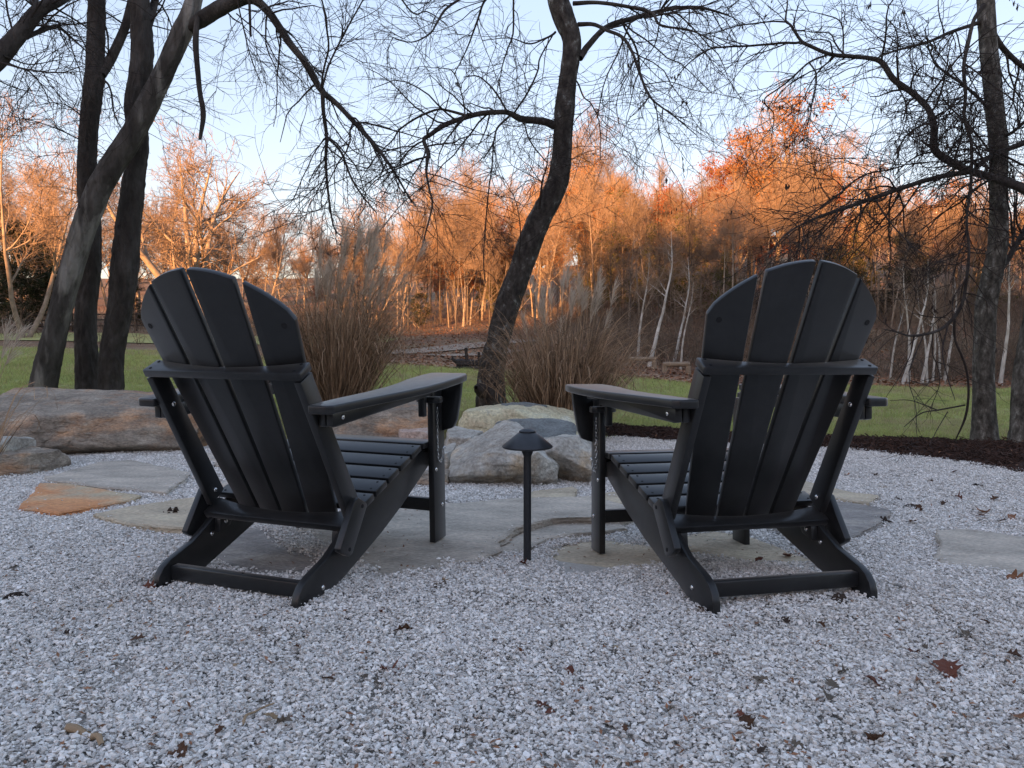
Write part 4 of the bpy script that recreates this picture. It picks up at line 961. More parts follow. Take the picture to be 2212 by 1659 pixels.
def build_chair():
    H = M['hdpe']; root = empty('folding_lounge_chair')
    SL = .308; sn = Vector((0, -SL, 1)).normalized(); sf = Vector((0, 1, SL)).normalized()
    rail = [(.785, .318), (.70, .333), (.62, .311), (.50, .2745), (.40, .2435), (.315, .216), (.26, .187), (.205, .153), (.150, .122), (.10, .107), (.06, .095), (.03, .079), (.012, .058), (.004, .032), (.004, -.012), (.012, -.022), (.07, -.020),
            (.111, -.004), (.203, .031), (.316, .069), (.45, .114), (.576, .165), (.70, .224), (.785, .266)]
    for s in (-1, 1):
        r = prism('side_rail', rail, (s * .250, 0, 0), (0, 1, 0), (0, 0, 1), (-s * .023, 0, 0), H, root)
        dome('bolt', (s * .2515, .119, .047), (s, 0, 0), .0075, M['steel'], r); dome('bolt', (s * .2255, .225, .125), (-s, 0, 0), .007, M['steel'], r)
        c = prism('folding_cleat', [(.235, .128), (.285, .142), (.315, .185), (.29, .205), (.24, .17)], (s * .226, 0, 0), (0, 1, 0), (0, 0, 1), (-s * .023, 0, 0), H, root)
        dome('bolt', (s * .202, .262, .158), (-s, 0, 0), .007, M['steel'], c)
        l = block('front_leg', *(sorted((s * .2715, s * .294))), .733, .822, 0.0, .545, H, root)
        dome('bolt', (s * .2955, .747, .260), (s, 0, 0), .0075, M['steel'], l); dome('bolt', (s * .2955, .792, .125), (s, 0, 0), .0075, M['steel'], l)
        k = prism('folding_link', [(.238, .262), (.262, .272), (.305, .246), (.308, .236), (.222, .116), (.205, .112), (.165, .136), (.160, .146)], (s * .2625, 0, 0), (0, 1, 0), (0, 0, 1), (s * .022, 0, 0), H, root)
        disc('bolt_recess', (s * .2847, .2806, .2417), (s, 0, 0), .006, M['hole'], k); disc('bolt_recess', (s * .2847, .207, .133), (s, 0, 0), .006, M['hole'], k)
        u = prism('back_post', [(.0345, .626), (.0855, .652), (.3035, .249), (.2485, .208)], (s * .262, 0, 0), (0, 1, 0), (0, 0, 1), (-s * .023, 0, 0), H, root)
        dome('bolt', (s * .2375, .262, .255), (-s, 0, 0), .0075, M['steel'], u); dome('bolt', (s * .2375, .108, .545), (-s, 0, 0), .0075, M['steel'], u)
        # armrest: top board, two rails under it, plates, peg, gusset
        az = lambda y: .5654 + (y - .0709) * .0453
        ao = [(.263, .058), (.318, .058), (.335, .072), (.352, .16), (.378, .27), (.402, .37), (.418, .46), (.424, .56), (.421, .68), (.412, .76), (.398, .784), (.285, .784), (.268, .774), (.262, .72), (.266, .60), (.284, .50), (.290, .42), (.284, .30), (.268, .19), (.262, .12)]
        a = prism('armrest', [(x * s, y) for x, y in ao], (0, 0, az(0) - .024), (1, 0, 0), (0, 1, .0453), (0, 0, .024), H, root, .005, 3)
        for x0, x1 in ((.2635, .2855), (.2875, .3095)):
            q = prism('armrest_rail', [(.105, az(.105) - .064), (.118, az(.1) - .067), (.70, az(.70) - .067), (.70, az(.70) - .026), (.105, az(.105) - .026)], (s * x0, 0, 0), (0, 1, 0), (0, 0, 1), (s * (x1 - x0), 0, 0), H, a)
        dome('bolt', (s * .311, .151, az(.151) - .045), (s, 0, 0), .0075, M['steel'], a)
        pl = [(.238, .735), (.342, .735), (.342, .655), (.330, .628), (.300, .612), (.275, .612), (.250, .628), (.238, .655)]
        prism('arm_plate', [(x * s, y) for x, y in pl], (0, 0, az(.66) - .024 - .0205), (1, 0, 0), (0, 1, 0), (0, 0, .018), H, a)
        pl2 = [(.244, .7325), (.334, .7325), (.334, .705), (.320, .690), (.262, .690), (.244, .705)]
        prism('lock_plate', [(x * s, y) for x, y in pl2], (0, 0, .500), (1, 0, 0), (0, 1, 0), (0, 0, .020), H, l)
        block('lock_peg', *(sorted((s * .272, s * .295))), .664, .687, .455, .549, H, a)
        prism('arm_bracket', [(.2945, .566), (.372, .5735), (.366, .52), (.350, .43), (.338, .405), (.330, .399), (.2945, .388)], (0, .800, 0), (s, 0, 0), (0, 0, 1), (0, .022, 0), H, root)
        # safety chain and locking pin
        links = []
        z = .478; i = 0
        th = np.linspace(0, 2 * math.pi, 9)[:-1]
        def chain_link(c, d, k):
            d = unit(np.array(d, float)); e = unit(np.cross(d, [0.3, 1, .1] if k else [1, .2, .3]))
            P = c + np.outer(np.cos(th) * .0085, d) + np.outer(np.sin(th) * .0042, e); P = np.concatenate([P, P[:2]])
            return tubes(P[None], np.full((1, len(P)), .0011), 4)
        path = catmull([(s * .299, .757, .478), (s * .2985, .757, .40), (s * .299, .757, .33), (s * .2995, .760, .295), (s * .300, .775, .282), (s * .300, .790, .30), (s * .301, .796, .325)], 6)
        pp, _ = resample(path, np.ones(len(path)), 21)
        for i in range(20): links.append(chain_link((pp[i] + pp[i + 1]) / 2, pp[i + 1] - pp[i], i % 2))
        V, F = join_vf(links); obj_np('chain', V, F, M['steel'], l, smooth=True)
        V, F = tubes(np.array([[(s * .300, .79, .325), (s * .303, .80, .333), (s * .306, .806, .326)]]), np.full((1, 3), .0025), 6); obj_np('locking_pin', V, F, M['steel'], l, smooth=True)
    # seat slats
    for k in range(6):
        if k < 5:
            y0 = .6236 - k * .0788; z0 = .3357 - k * .0243; w = .0705
            if k == 4: w = .0705
            o = prism('seat_slat', [(-.2705, 0), (.2705, 0), (.2705, w), (-.2705, w)], (0, y0, z0 - .021), (1, 0, 0), sf, sn * .0215, H, root, .004)
            for s in (-1, 1):
                for t in (.014, .055):
                    disc('screw', Vector((s * .246, y0, z0 - .021)) + sf * t + sn * .0217, sn, .0038, M['hole'], o)
        else:
            f2 = Vector((0, 1, .02)).normalized()
            prism('seat_slat', [(-.2705, 0), (.2705, 0), (.2705, .075), (-.2705, .075)], (0, .703, .3365), (1, 0, 0), f2, (0, 0, .0215), H, root, .004)
    block('front_apron', -.2705, .2705, .786, .806, .262, .356, H, root, .006)
    block('front_stretcher', -.271, .271, .778, .800, .100, .146, H, root)
    o = block('rear_stretcher', -.2265, .2265, .0536, .0834, .034, .0775, H, root, .005); disc('screw', (.02, .07, .0778), (0, 0, 1), .004, M['hole'], o)
    # lower and upper cross boards (concave front edge, tilted square to the back)
    pf = Vector((0, .8945, .447)); pu = Vector((0, -.447, .8945))
    def cross(name, half, O, depth, bow, th, holes=False):
        front = [(x, depth - bow * (1 - (x / half) ** 2)) for x in np.linspace(half - .004, -half + .004, 13)]
        poly = [(-half, .004), (-half + .006, 0), (half - .006, 0), (half, .004)] + front
        o = prism(name, poly, O, (1, 0, 0), pf, pu * -th, H, root, .004)
        if holes:
            for s in (-1, 1):
                for b in (.014, .050): disc('screw', Vector(O) + Vector((s * (half - .022), 0, 0)) + pf * b + pu * .0004, pu, .0045, M['hole'], o)
        return o
    cross('back_brace', .265, (0, .0215, .650), .066, .034, .023, True)
    cross('lower_brace', .262, (0, .228, .1905), .078, .036, .023)
    # back slats: fan of four curved-top boards
    b0, bt = .2925, .499
    def rec(x): return .043 * max(0, 1 - (abs(x) / .25) ** 1.6)
    def back_pt(x, z): return Vector((x, b0 - bt * (z - .25) - rec(x), z))
    ztop = lambda x: .92 - .335 + math.sqrt(max(0, .335 ** 2 - x * x))
    for i in range(4):
        eb = [(-.182, -.0965), (-.0865, -.005), (.005, .0865), (.0965, .182)][i]; et = [(-.262, -.1475), (-.1285, -.0095), (.0095, .1285), (.1475, .262)][i]
        ex = lambda q, z: eb[q] + (et[q] - eb[q]) * (z - .215) / (.82 - .215)
        zl = ztop(ex(0, .85)); zr = ztop(ex(1, .85))
        pts = [(ex(0, .192), .192), (ex(0, zl), zl)] if True else []
        for t in np.linspace(0, 1, 9)[1:-1]:
            x = ex(0, zl) + (ex(1, zr) - ex(0, zl)) * t; pts.append((x, ztop(x)))
        pts += [(ex(1, zr), zr), (ex(1, .192), .192)]
        # each board is flat: take its plane from its two edges
        xm0, xm1 = ex(0, .55), ex(1, .55); sl = (rec(xm1) - rec(xm0)) / (xm1 - xm0)
        P3 = [Vector((x, b0 - bt * (z - .25) - (rec(xm0) + sl * (x - xm0)), z)) for x, z in pts]
        nrm = Vector((sl, 1, bt)).normalized()
        bm = bmesh.new(); A = [bm.verts.new(p) for p in P3]; B = [bm.verts.new(p + nrm * .020) for p in P3]; n = len(A)
        bm.faces.new(A); bm.faces.new(B[::-1])
        for j in range(n): bm.faces.new((A[j], B[j], B[(j + 1) % n], A[(j + 1) % n]))
        bmesh.ops.recalc_face_normals(bm, faces=bm.faces)
        es = [e for e in bm.edges if len(e.link_faces) == 2 and e.link_faces[0].normal.angle(e.link_faces[1].normal) > .5]
        bmesh.ops.bevel(bm, geom=es, offset=.004, segments=2, profile=.5, affect='EDGES', clamp_overlap=True)
        me = bpy.data.meshes.new('back_slat'); bm.to_mesh(me); bm.free(); me.polygons.foreach_set('use_smooth', [True] * len(me.polygons)); me.set_sharp_from_angle(angle=math.radians(35)); me.materials.append(H)
        sl_o = link(bpy.data.objects.new('back_slat', me), root)
        if i in (0, 3):
            x = -.225 if i == 0 else .225; z = .775
            disc('maker_mark', Vector((x, b0 - bt * (z - .25) - (rec(xm0) + sl * (x - xm0)), z)) - nrm * .0006, -nrm, .008, M['hole'], sl_o)
    return root

chair = build_chair()
tag(chair, 'charcoal slatted folding lounge chair nearest the leaning trees, facing right towards the rocks', 'chair', 'charcoal lounge chairs')
def pose(o, x, y, z, a, p, r):
    Rx = Matrix.Rotation(p, 3, 'X'); Ry = Matrix.Rotation(-r, 3, 'Y'); Rz = Matrix.Rotation(a, 3, 'Z')
    o.matrix_world = Matrix.Translation((x, y, z)) @ (Rz @ Ry @ Rx).to_4x4()
chair2 = copy_tree(chair)
chair2['label'] = 'charcoal slatted folding lounge chair in front of the mulch and lawn, facing left'
pose(chair, -.8024, 2.0775, -.0060, -.359, .0395, -.0064)
pose(chair2, .7661, 2.013, .0084, .2381, -.0397, -.0099)

# ------------------------------------------------------------------ path light
def lathe(name, prof, m, parent, seg=40):
    V, Q = [], []; n = len(prof)
    for i, (r, z) in enumerate(prof):
        for k in range(seg):
            a = 2 * math.pi * k / seg; V.append((r * math.cos(a), r * math.sin(a), z))
    for i in range(n - 1):
        for k in range(seg): Q.append((i * seg + k, i * seg + (k + 1) % seg, (i + 1) * seg + (k + 1) % seg, (i + 1) * seg + k))
    o = obj_np(name, np.array(V), np.array(Q), m, parent, smooth=True); o.data.set_sharp_from_angle(angle=math.radians(40)); return o
lp = at(1139, 1238, 2.5); lamp = empty('path_light', (lp.x, 2.5, -.03)); tag(lamp, 'black path light with a conical shade on a thin post between the chairs', 'path light')
B = M['black_metal']; zb = .381 + .03
lathe('post', [(.0001, -.02), (.0128, -.02), (.0128, .30), (.0128, zb - .012), (.0001, zb - .012)], B, lamp, 24)
lathe('collar', [(.0129, zb - .028), (.019, zb - .014), (.021, zb - .004), (.021, zb + .006), (.0001, zb + .006)], B, lamp, 24)
sh = lathe('shade', [(.0001, zb + .010), (.078, zb - .0015), (.0825, zb + .001), (.0835, zb + .004), (.082, zb + .0065), (.030, zb + .049), (.0275, zb + .050), (.0001, zb + .050)], B, lamp)
lathe('finial', [(.0001, zb + .0505), (.0275, zb + .0505), (.0278, zb + .0545), (.022, zb + .0585), (.013, zb + .0625), (.0001, zb + .0632)], B, sh, 24)

# ------------------------------------------------------------------ far trees (prototypes, then copies)
PROTO = {}
def far_tree(key, name, seed, H, r0, nl=(24, 190, 1000, 2300), ang=(28, 60), llen=(.22, .42), t0=.3, up=-.03, bark='tan_bark', twig='tan_twig', foliage=None, nleaf=0, leafs=.16, fork=1, tw=.0135, wander=.05, lean=0, ftop=.0, l1=.55):
    rng = np.random.default_rng(seed)
    S = np.zeros((fork, 3)); D = np.column_stack([rng.normal(0, .05 if fork == 1 else .28, fork) + lean, rng.normal(0, .05 if fork == 1 else .28, fork), np.ones(fork)])
    S[:, 2] = -.3
    if fork > 1: S[:, :2] = rng.normal(0, .05, (fork, 2))
    P0, R0 = grow(rng, S, D, np.full(fork, H * (1.02 if fork == 1 else .9)), np.full(fork, r0 * (1 if fork == 1 else .75)), 14, wander, up * .5, .08)
    s, d, L, r = spawn(rng, P0, R0, nl[0], llen[0] * H, llen[1] * H, *ang, .55, t0, .97, rmin=.03)
    hh = np.clip(1.25 - s[:, 2] / H, .25, 1); L = L * hh
    P1, R1 = grow(rng, s, d, L, r, 8, .11, up, .2)
    s, d, L, r = spawn(rng, np.concatenate([P1]), R1, nl[1], .07 * H, .17 * H, 25, 60, l1, .15, 1, rmin=.016)
    P2, R2 = grow(rng, s, d, L, r, 5, .13, up, .35)
    s, d, L, r = spawn(rng, np.concatenate([P1[:, [0, 2, 4, 5, 7, 8]], P2]), np.concatenate([R1[:, [0, 2, 4, 5, 7, 8]], R2]), nl[2], .035 * H, .085 * H, 20, 60, .5, .2, 1, rmin=tw * 1.15, rmax=.03)
    P3, R3 = grow(rng, s, d, L, r, 4, .14, up, .5)
    s, d, L, r = spawn(rng, P3, R3, nl[3], .018 * H, .045 * H, 20, 60, .6, .2, 1, rmin=tw, rmax=.015)
    P4, R4 = grow(rng, s, d, L, r, 3, .14, up, .6)
    V, Q = tubes(P0, R0, 9); V1, Q1 = tubes(P1, R1, 6)
    tv, tf = join_vf([(V, Q), (V1, Q1)]); cv, cf = join_vf([tubes(P2, R2, 4), tubes(P3, R3, 3), tubes(P4, R4, 3)])
    me_t = mesh_np('trunk', tv, tf, M[bark], True); me_c = mesh_np('crown', cv, cf, M[twig], True); me_f = None
    if foliage:
        base = np.concatenate([P4[:, 1:].reshape(-1, 3), P3[:, 2:].reshape(-1, 3)])
        # leaves kept in clumps: noise decides which parts of the crown hold them
        k = fbm(base / H * 7 + seed, seed, 3) + ftop * (base[:, 2] / H - .5) > -.05
        base = base[k]; i = rng.integers(0, len(base), nleaf)
        c = base[i] + rng.normal(0, .012 * H, (nleaf, 3)); a = unit(rng.normal(0, 1, (nleaf, 3))); b = unit(np.cross(a, rng.normal(0, 1, (nleaf, 3)))); sz = rng.uniform(.5, 1.1, (nleaf, 1)) * leafs
        V = np.stack([c - a * sz, c - b * sz * .55, c + a * sz, c + b * sz * .55], 1).reshape(-1, 3); Q = np.arange(nleaf * 4).reshape(-1, 4)
        me_f = mesh_np('foliage', V, Q, M[foliage])
    PROTO[key] = (name, H, me_t, me_c, me_f)

far_tree('bare_a', 'bare_tree', 101, 16, .22, up=-.035)
far_tree('bare_b', 'bare_tree', 102, 17, .20, ang=(22, 48), up=-.045)
far_tree('bare_c', 'bare_tree', 103, 15, .24, fork=2, t0=.25)
far_tree('spread', 'spreading_tree', 104, 14, .46, fork=4, ang=(35, 70), llen=(.25, .48), t0=.18, up=-.012, nl=(36, 240, 1200, 2600), wander=.09)
far_tree('poplar', 'tall_tree', 105, 19, .21, ang=(18, 40), llen=(.16, .32), t0=.4, up=-.05)
far_tree('sapling', 'sapling', 106, 10, .075, nl=(16, 90, 350, 700), ang=(25, 55), llen=(.14, .28), bark='dark_bark', twig='brush', tw=.008)
far_tree('sapling_b', 'sapling', 107, 11, .085, nl=(14, 90, 350, 700), ang=(20, 50), llen=(.14, .30), bark='tan_bark', twig='brush', fork=2, tw=.008)
far_tree('rust', 'rust_leaved_tree', 108, 16, .24, foliage='rust_leaf', nleaf=15000, leafs=.13, ftop=.4, ang=(35, 65))
far_tree('rust_b', 'rust_leaved_tree', 109, 15, .24, fork=2, foliage='rust_leaf', nleaf=10000, leafs=.13, ftop=.2)
far_tree('orange', 'orange_leaved_tree', 110, 17, .25, foliage='orange_leaf', nleaf=8500, leafs=.13, ftop=.2, ang=(25, 55))
far_tree('cedar', 'cedar_tree', 111, 11, .16, nl=(46, 260, 900, 1400), ang=(50, 80), llen=(.12, .28), t0=.12, foliage='olive_leaf', nleaf=11000, leafs=.12, ftop=-.3)
far_tree('evergreen', 'evergreen_tree', 112, 11, .18, nl=(46, 260, 900, 1400), ang=(50, 85), llen=(.14, .30), t0=.08, foliage='dark_leaf', nleaf=11000, leafs=.14, ftop=-.4)
far_tree('sycamore', 'sycamore_tree', 113, 11, .17, nl=(9, 60, 240, 500), ang=(26, 58), llen=(.13, .28), t0=.5, bark='pale_bark', twig='tan_twig', tw=.006, wander=.06)
far_tree('sycamore_b', 'sycamore_tree', 114, 12, .17, nl=(8, 55, 240, 500), ang=(22, 50), llen=(.12, .26), t0=.55, bark='pale_bark', twig='tan_twig', tw=.006, wander=.05)

far_tree('pole', 'slender_tree', 115, 17, .15, nl=(15, 120, 650, 1500), ang=(20, 45), llen=(.12, .24), t0=.55, up=-.04, wander=.025)
far_tree('pole_b', 'slender_tree', 116, 16, .17, nl=(15, 120, 650, 1500), ang=(25, 50), llen=(.12, .26), t0=.5, up=-.04, wander=.03, bark='dark_bark')
rf = np.random.default_rng(77)
def place(key, px, Y, top, label, cat='tree', group=None, lean=0.0, wide=1.0):
    name, H, mt, mc, mf = PROTO[key]
    p = at(px, 741, Y); z = tz(p.x, Y); h = (at(px, top - 14, Y).z - z); s = max(.25, h / H)
    root = empty(name, (p.x, Y, z), rf.uniform(0, 6.28)); root.rotation_euler = (0, lean, rf.uniform(0, 6.28)) if not lean else (0, lean, 0)
    root.scale = (s * wide, s * wide, s)
    for me in (mt, mc, mf):
        if me: link(bpy.data.objects.new(me.name.split('.')[0], me), root)
    tag(root, label, cat, group)
    if group and '#' in label: SORTED.setdefault(label, []).append((px, root))
    return root
SORTED = {}

GB = 'bare trees of the far wood'; GR = 'rust leaved trees of the far wood'; GS = 'pale sycamores at the foot of the hill'; GU = 'thin saplings under the wood'; GC = 'evergreens of the far wood'
LB = {'l': '# bare tree from the left in the sunlit row above the left chair', 'c': '# bare tree from the left between the two feathery grasses', 'r': '# bare tree from the crooked trunk rightwards in the front row of the hillside'}
def zone(px): return 'l' if px < 660 else 'c' if px < 1120 else 'r'
place('bare_c', 55, 42, 235, 'sunlit bare tree at the far left, its crown filling the left edge', group=GB)
place('spread', 432, 46, 268, 'broad spreading bare tree above the left chair back', group=GB)
place('poplar', 1290, 66, 285, 'tallest pale bare tree just right of the crooked trunk', group=GB)
place('rust', 1478, 66, 372, 'deep red leaved tree, reddest crown on the skyline', group=GR, wide=1.15)
place('orange', 1668, 60, 268, 'big orange leaved tree, highest crown left of the right chair top', group=GR, wide=1.1)
place('bare_a', 1742, 61, 262, 'bare orange lit tree rising beside the big orange leaved tree', group=GB)
for px, Y, top, k in [(150, 60, 400, 'bare_b'), (-70, 48, 300, 'bare_a'), (110, 72, 420, 'poplar'), (350, 58, 370, 'bare_a'), (560, 62, 430, 'bare_c'), (300, 66, 420, 'bare_b'), (525, 76, 480, 'bare_b'), (612, 84, 495, 'poplar'), (250, 64, 400, 'bare_c'), (480, 80, 465, 'bare_a'), (575, 95, 500, 'bare_a'), (200, 78, 440, 'bare_a'), (30, 70, 390, 'poplar'), (405, 90, 450, 'bare_c'),
                       (660, 92, 515, 'bare_b'), (705, 98, 500, 'bare_a'), (742, 86, 510, 'bare_c'), (790, 80, 468, 'bare_a'), (838, 92, 450, 'poplar'), (880, 76, 430, 'bare_b'), (930, 82, 420, 'bare_a'), (975, 72, 405, 'bare_b'), (1012, 88, 398, 'poplar'), (1060, 78, 392, 'bare_a'), (1102, 70, 400, 'bare_c'), (905, 64, 470, 'sapling_b'), (815, 66, 510, 'bare_a'), (1000, 60, 450, 'bare_b'), (955, 95, 440, 'bare_c'),
                       (1152, 75, 380, 'bare_b'), (1212, 70, 335, 'bare_a'), (1245, 80, 330, 'poplar'), (1340, 72, 340, 'bare_b'), (1372, 60, 420, 'bare_b'), (1562, 60, 415, 'bare_a'), (1590, 66, 380, 'poplar'), (1790, 62, 335, 'bare_b'), (1832, 58, 400, 'bare_a'), (1945, 60, 425, 'bare_b'), (2000, 58, 440, 'bare_c'), (2122, 58, 425, 'bare_b'), (2182, 60, 420, 'bare_a'), (2245, 58, 400, 'bare_c'), (1890, 70, 400, 'poplar'), (2060, 72, 400, 'poplar'), (1640, 72, 300, 'bare_b'), (1420, 74, 380, 'poplar'), (1520, 52, 470, 'bare_c'), (1180, 56, 470, 'bare_a')]:
    place(k, px, Y, top, LB[zone(px)], group=GB + ' ' + zone(px))
LR = {'c': '# orange leaved tree from the left between the two feathery grasses', 'r': '# orange leaved tree from the crooked trunk rightwards on the hillside'}
for px, Y, top, k in [(872, 84, 500, 'orange'), (780, 90, 530, 'rust_b'), (985, 70, 520, 'orange'), (1040, 66, 470, 'orange'), (1085, 74, 480, 'rust_b'), (920, 88, 520, 'orange'), (1000, 78, 560, 'rust_b'),
                       (1252, 62, 400, 'orange'), (1392, 64, 430, 'rust_b'), (1432, 68, 395, 'rust_b'), (1525, 64, 395, 'rust'), (1602, 57, 360, 'orange'), (1700, 66, 330, 'rust_b'), (1882, 62, 425, 'orange'), (2062, 60, 425, 'orange'), (1770, 58, 400, 'rust_b'), (1960, 66, 430, 'orange'), (2150, 64, 440, 'rust_b'), (1300, 60, 440, 'orange'), (1620, 64, 440, 'rust_b'), (1160, 64, 470, 'orange'), (2210, 62, 450, 'orange')]:
    place(k, px, Y, top, LR['c' if px < 1120 else 'r'], group=GR + (' c' if px < 1120 else ' r'))
LC = {'l': '# dark leafy evergreen from the left edge behind the leaning tree', 'c': '# yellowish cedar from the left, beside the crooked trunk in the far wood', 'r': '# olive evergreen from the crooked trunk rightwards on the hillside'}
for px, Y, top, k in [(42, 50, 470, 'evergreen'), (98, 56, 520, 'evergreen'), (-20, 46, 500, 'evergreen'), (1045, 84, 490, 'cedar'), (1095, 70, 530, 'cedar'), (1335, 60, 440, 'cedar'), (1502, 56, 480, 'cedar'), (1400, 55, 500, 'cedar'), (1300, 54, 520, 'cedar'), (1850, 58, 470, 'cedar'), (1780, 54, 500, 'evergreen'), (2130, 52, 560, 'cedar'), (1945, 52, 500, 'evergreen'), (905, 62, 640, 'evergreen'), (290, 58, 620, 'evergreen'), (1560, 50, 560, 'cedar')]:
    place(k, px, Y, top, LC[zone(px)], group=GC + ' ' + zone(px), wide=1.15)
# fill rows deep in the wood
for i in range(46):
    a = -.72 + 1.44 * (i + rf.uniform(-.4, .4)) / 45; px = CX + a * FPX; Y = rf.uniform(92, 125)
    top = np.interp(px, [0, 300, 600, 700, 1000, 1200, 1500, 1700, 2212], [420, 470, 520, 530, 440, 400, 430, 380, 450]) + rf.uniform(-15, 35)
    place(['bare_a', 'bare_b', 'poplar', 'bare_c', 'orange'][i % 5], px, Y, top, {'l': '# tree from the left in the deep row behind the left trees', 'c': '# tree from the left in the deep row between the grasses', 'r': '# tree from the crooked trunk rightwards in the deep row of the hill'}[zone(px)], group='deep trees ' + zone(px))
# saplings on the shaded slopes
LU = {'l': '# thin sapling from the left behind the left chair', 'c': '# thin sapling from the left on the slope by the pale road', 'r': '# thin sapling from the crooked trunk rightwards on the shaded hillside'}
for i in range(46):
    px = rf.uniform(1130, 2260) if i < 34 else rf.uniform(740, 1090) if i < 41 else rf.uniform(250, 640); Y = rf.uniform(33, 54) if i < 34 else rf.uniform(42, 58)
    place('sapling' if i % 2 else 'sapling_b', px, Y, rf.uniform(470, 610), LU[zone(px)], group=GU + ' ' + zone(px))
LP_ = {'l': '# slender straight trunk from the left behind the left chair', 'c': '# slender straight trunk from the left between the grasses', 'r': '# slender straight trunk from the crooked tree rightwards on the hillside'}
for i in range(64):
    px = rf.uniform(1130, 2260) if i < 42 else rf.uniform(690, 1090) if i < 58 else rf.uniform(0, 640); Y = rf.uniform(38, 68) if i < 42 else rf.uniform(52, 80)
    top = np.interp(px, [0, 600, 700, 1000, 1200, 1300, 1500, 1700, 1800, 2212], [480, 540, 540, 450, 420, 380, 430, 350, 420, 460]) + rf.uniform(0, 70)
    place('pole' if i % 3 else 'pole_b', px, Y, top, LP_[zone(px)], group='slender trunks of the wood ' + zone(px))
# pale sycamores
place('sycamore', 1402, 29, 500, 'whitest sycamore, tall and slim, beside the log benches', group=GS, lean=.07)
place('sycamore_b', 1378, 31, 560, 'thin pale trunk just left of the whitest sycamore', group=GS)
place('sycamore', 1456, 32, 560, 'pale forked trunk just right of the whitest sycamore', group=GS, lean=.04)
place('sycamore_b', 1470, 30, 620, 'thinnest pale trunk behind the empty log bench', group=GS)
for px, Y, top, ln, lab in [(1952, 24, 560, .12, 'pale leaning sycamore trunk, leftmost of the group right of the right chair'), (1966, 24.4, 580, .08, 'grey twin of the leftmost leaning sycamore'), (1993, 24.6, 600, .03, 'slim mottled sycamore in the middle of the right hand group'), (2006, 24.8, 620, .02, 'straight pale sycamore right of the slim mottled one'),
                            (2018, 25, 640, .14, 'sycamore bending right in the right hand group'), (2042, 25.2, 600, .01, 'pale sycamore nearest the lichened tree'), (2034, 26, 660, .03, 'thin young sycamore beside the one nearest the lichened tree'), (2165, 24, 520, .20, 'white sycamore slanting right behind the lichened tree'), (1925, 27, 640, .0, 'thin pale sapling trunk next to the right chair back')]:
    place('sycamore' if len(lab) % 2 else 'sycamore_b', px, Y, top, lab, group=GS, lean=ln)

# extra low trees closing the view under the crowns
for i in range(54):
    a = -.70 + 1.40 * (i + rf.uniform(-.4, .4)) / 53; px = CX + a * FPX; Y = rf.uniform(66, 104)
    top = np.interp(px, [0, 300, 600, 700, 1000, 1200, 1500, 1700, 2212], [540, 560, 590, 590, 540, 500, 480, 480, 500]) + rf.uniform(-30, 40)
    place(['bare_c', 'orange', 'bare_a', 'sapling_b', 'bare_b', 'rust_b'][i % 6], px, Y, top, {'l': '# low tree from the left under the left crowns', 'c': '# low tree from the left between the grasses', 'r': '# low tree from the crooked trunk rightwards under the hillside crowns'}[zone(px)], group='low trees of the wood ' + zone(px))
# say which one: counted along its row
ONES = 'first second third fourth fifth sixth seventh eighth ninth tenth eleventh twelfth thirteenth fourteenth fifteenth sixteenth seventeenth eighteenth nineteenth twentieth'.split()
TENS = {6: 'sixty', 2: 'twenty', 3: 'thirty', 4: 'forty', 5: 'fifty'}
def ordinal(n):
    if n <= 20: return ONES[n - 1]
    t, u = divmod(n, 10); return (TENS[t] + '-' + ONES[u - 1]) if u else TENS[t][:-1] + 'ieth'
for lab, items in SORTED.items():
    for i, (px, o) in enumerate(sorted(items, key=lambda q: q[0])): o['label'] = lab.replace('#', ordinal(i + 1))
# brush on the hillside (stuff)
nb = 15000; a = np.concatenate([rf.uniform(.0, .75, nb * 3 // 4), rf.uniform(-.7, 0, nb // 4)]); yb = np.concatenate([rf.uniform(25, 62, nb * 3 // 4), rf.uniform(34, 75, nb // 4)])
xb = a * yb; kk = (vnoise(np.stack([xb * .18, yb * .18, xb * 0], 1), 41) + .25 * (a > .1) > .0) & ~((a > -.27) & (a < .06) & (yb < 50)); xb, yb = xb[kk], yb[kk]; nb = len(xb)
S = np.stack([xb, yb, terrain(xb, yb)], 1); D = np.column_stack([rf.normal(0, .4, (nb, 2)), np.ones(nb)])
P1, R1 = grow(rf, S, D, rf.uniform(.4, 2.6, nb), np.full(nb, .012), 4, .2, .03, .4)
s, d, L, r = spawn(rf, P1, R1, nb * 2, .2, .8, 30, 75, .7, .2, 1, rmin=.006); P2, R2 = grow(rf, s, d, L, r, 3, .2, .03, .5)
V, F = join_vf([tubes(P1, R1, 3), tubes(P2, R2, 3)]); o = obj_np('undergrowth', V, F, M['brush']); tag(o, 'tangled brown brush covering the shaded hillside', 'undergrowth', kind='stuff')
# fallen leaves carpeting the hillside
nl = 26000; a = rf.uniform(-.3, .75, nl); yl = 22 + 38 * rf.random(nl) ** 1.4; xl = a * yl; kk = ~lawn_keep(xl, yl); xl, yl = xl[kk], yl[kk]; nl = len(xl)
c = np.stack([xl, yl, terrain(xl, yl) + .03], 1); A = unit(np.column_stack([rf.normal(0, 1, (nl, 2)), rf.normal(0, .35, nl)])); B_ = unit(np.cross(A, np.column_stack([rf.normal(0, .4, (nl, 2)), np.ones(nl)]))); sz = rf.uniform(.04, .09, (nl, 1))
V = np.stack([c - A * sz, c - B_ * sz * .6, c + A * sz, c + B_ * sz * .6], 1).reshape(-1, 3); o = obj_np('leaf_litter', V, np.arange(nl * 4).reshape(-1, 4), M['litter']); tag(o, 'red brown fallen leaves carpeting the slope beyond the lawn', 'leaf litter', kind='stuff')

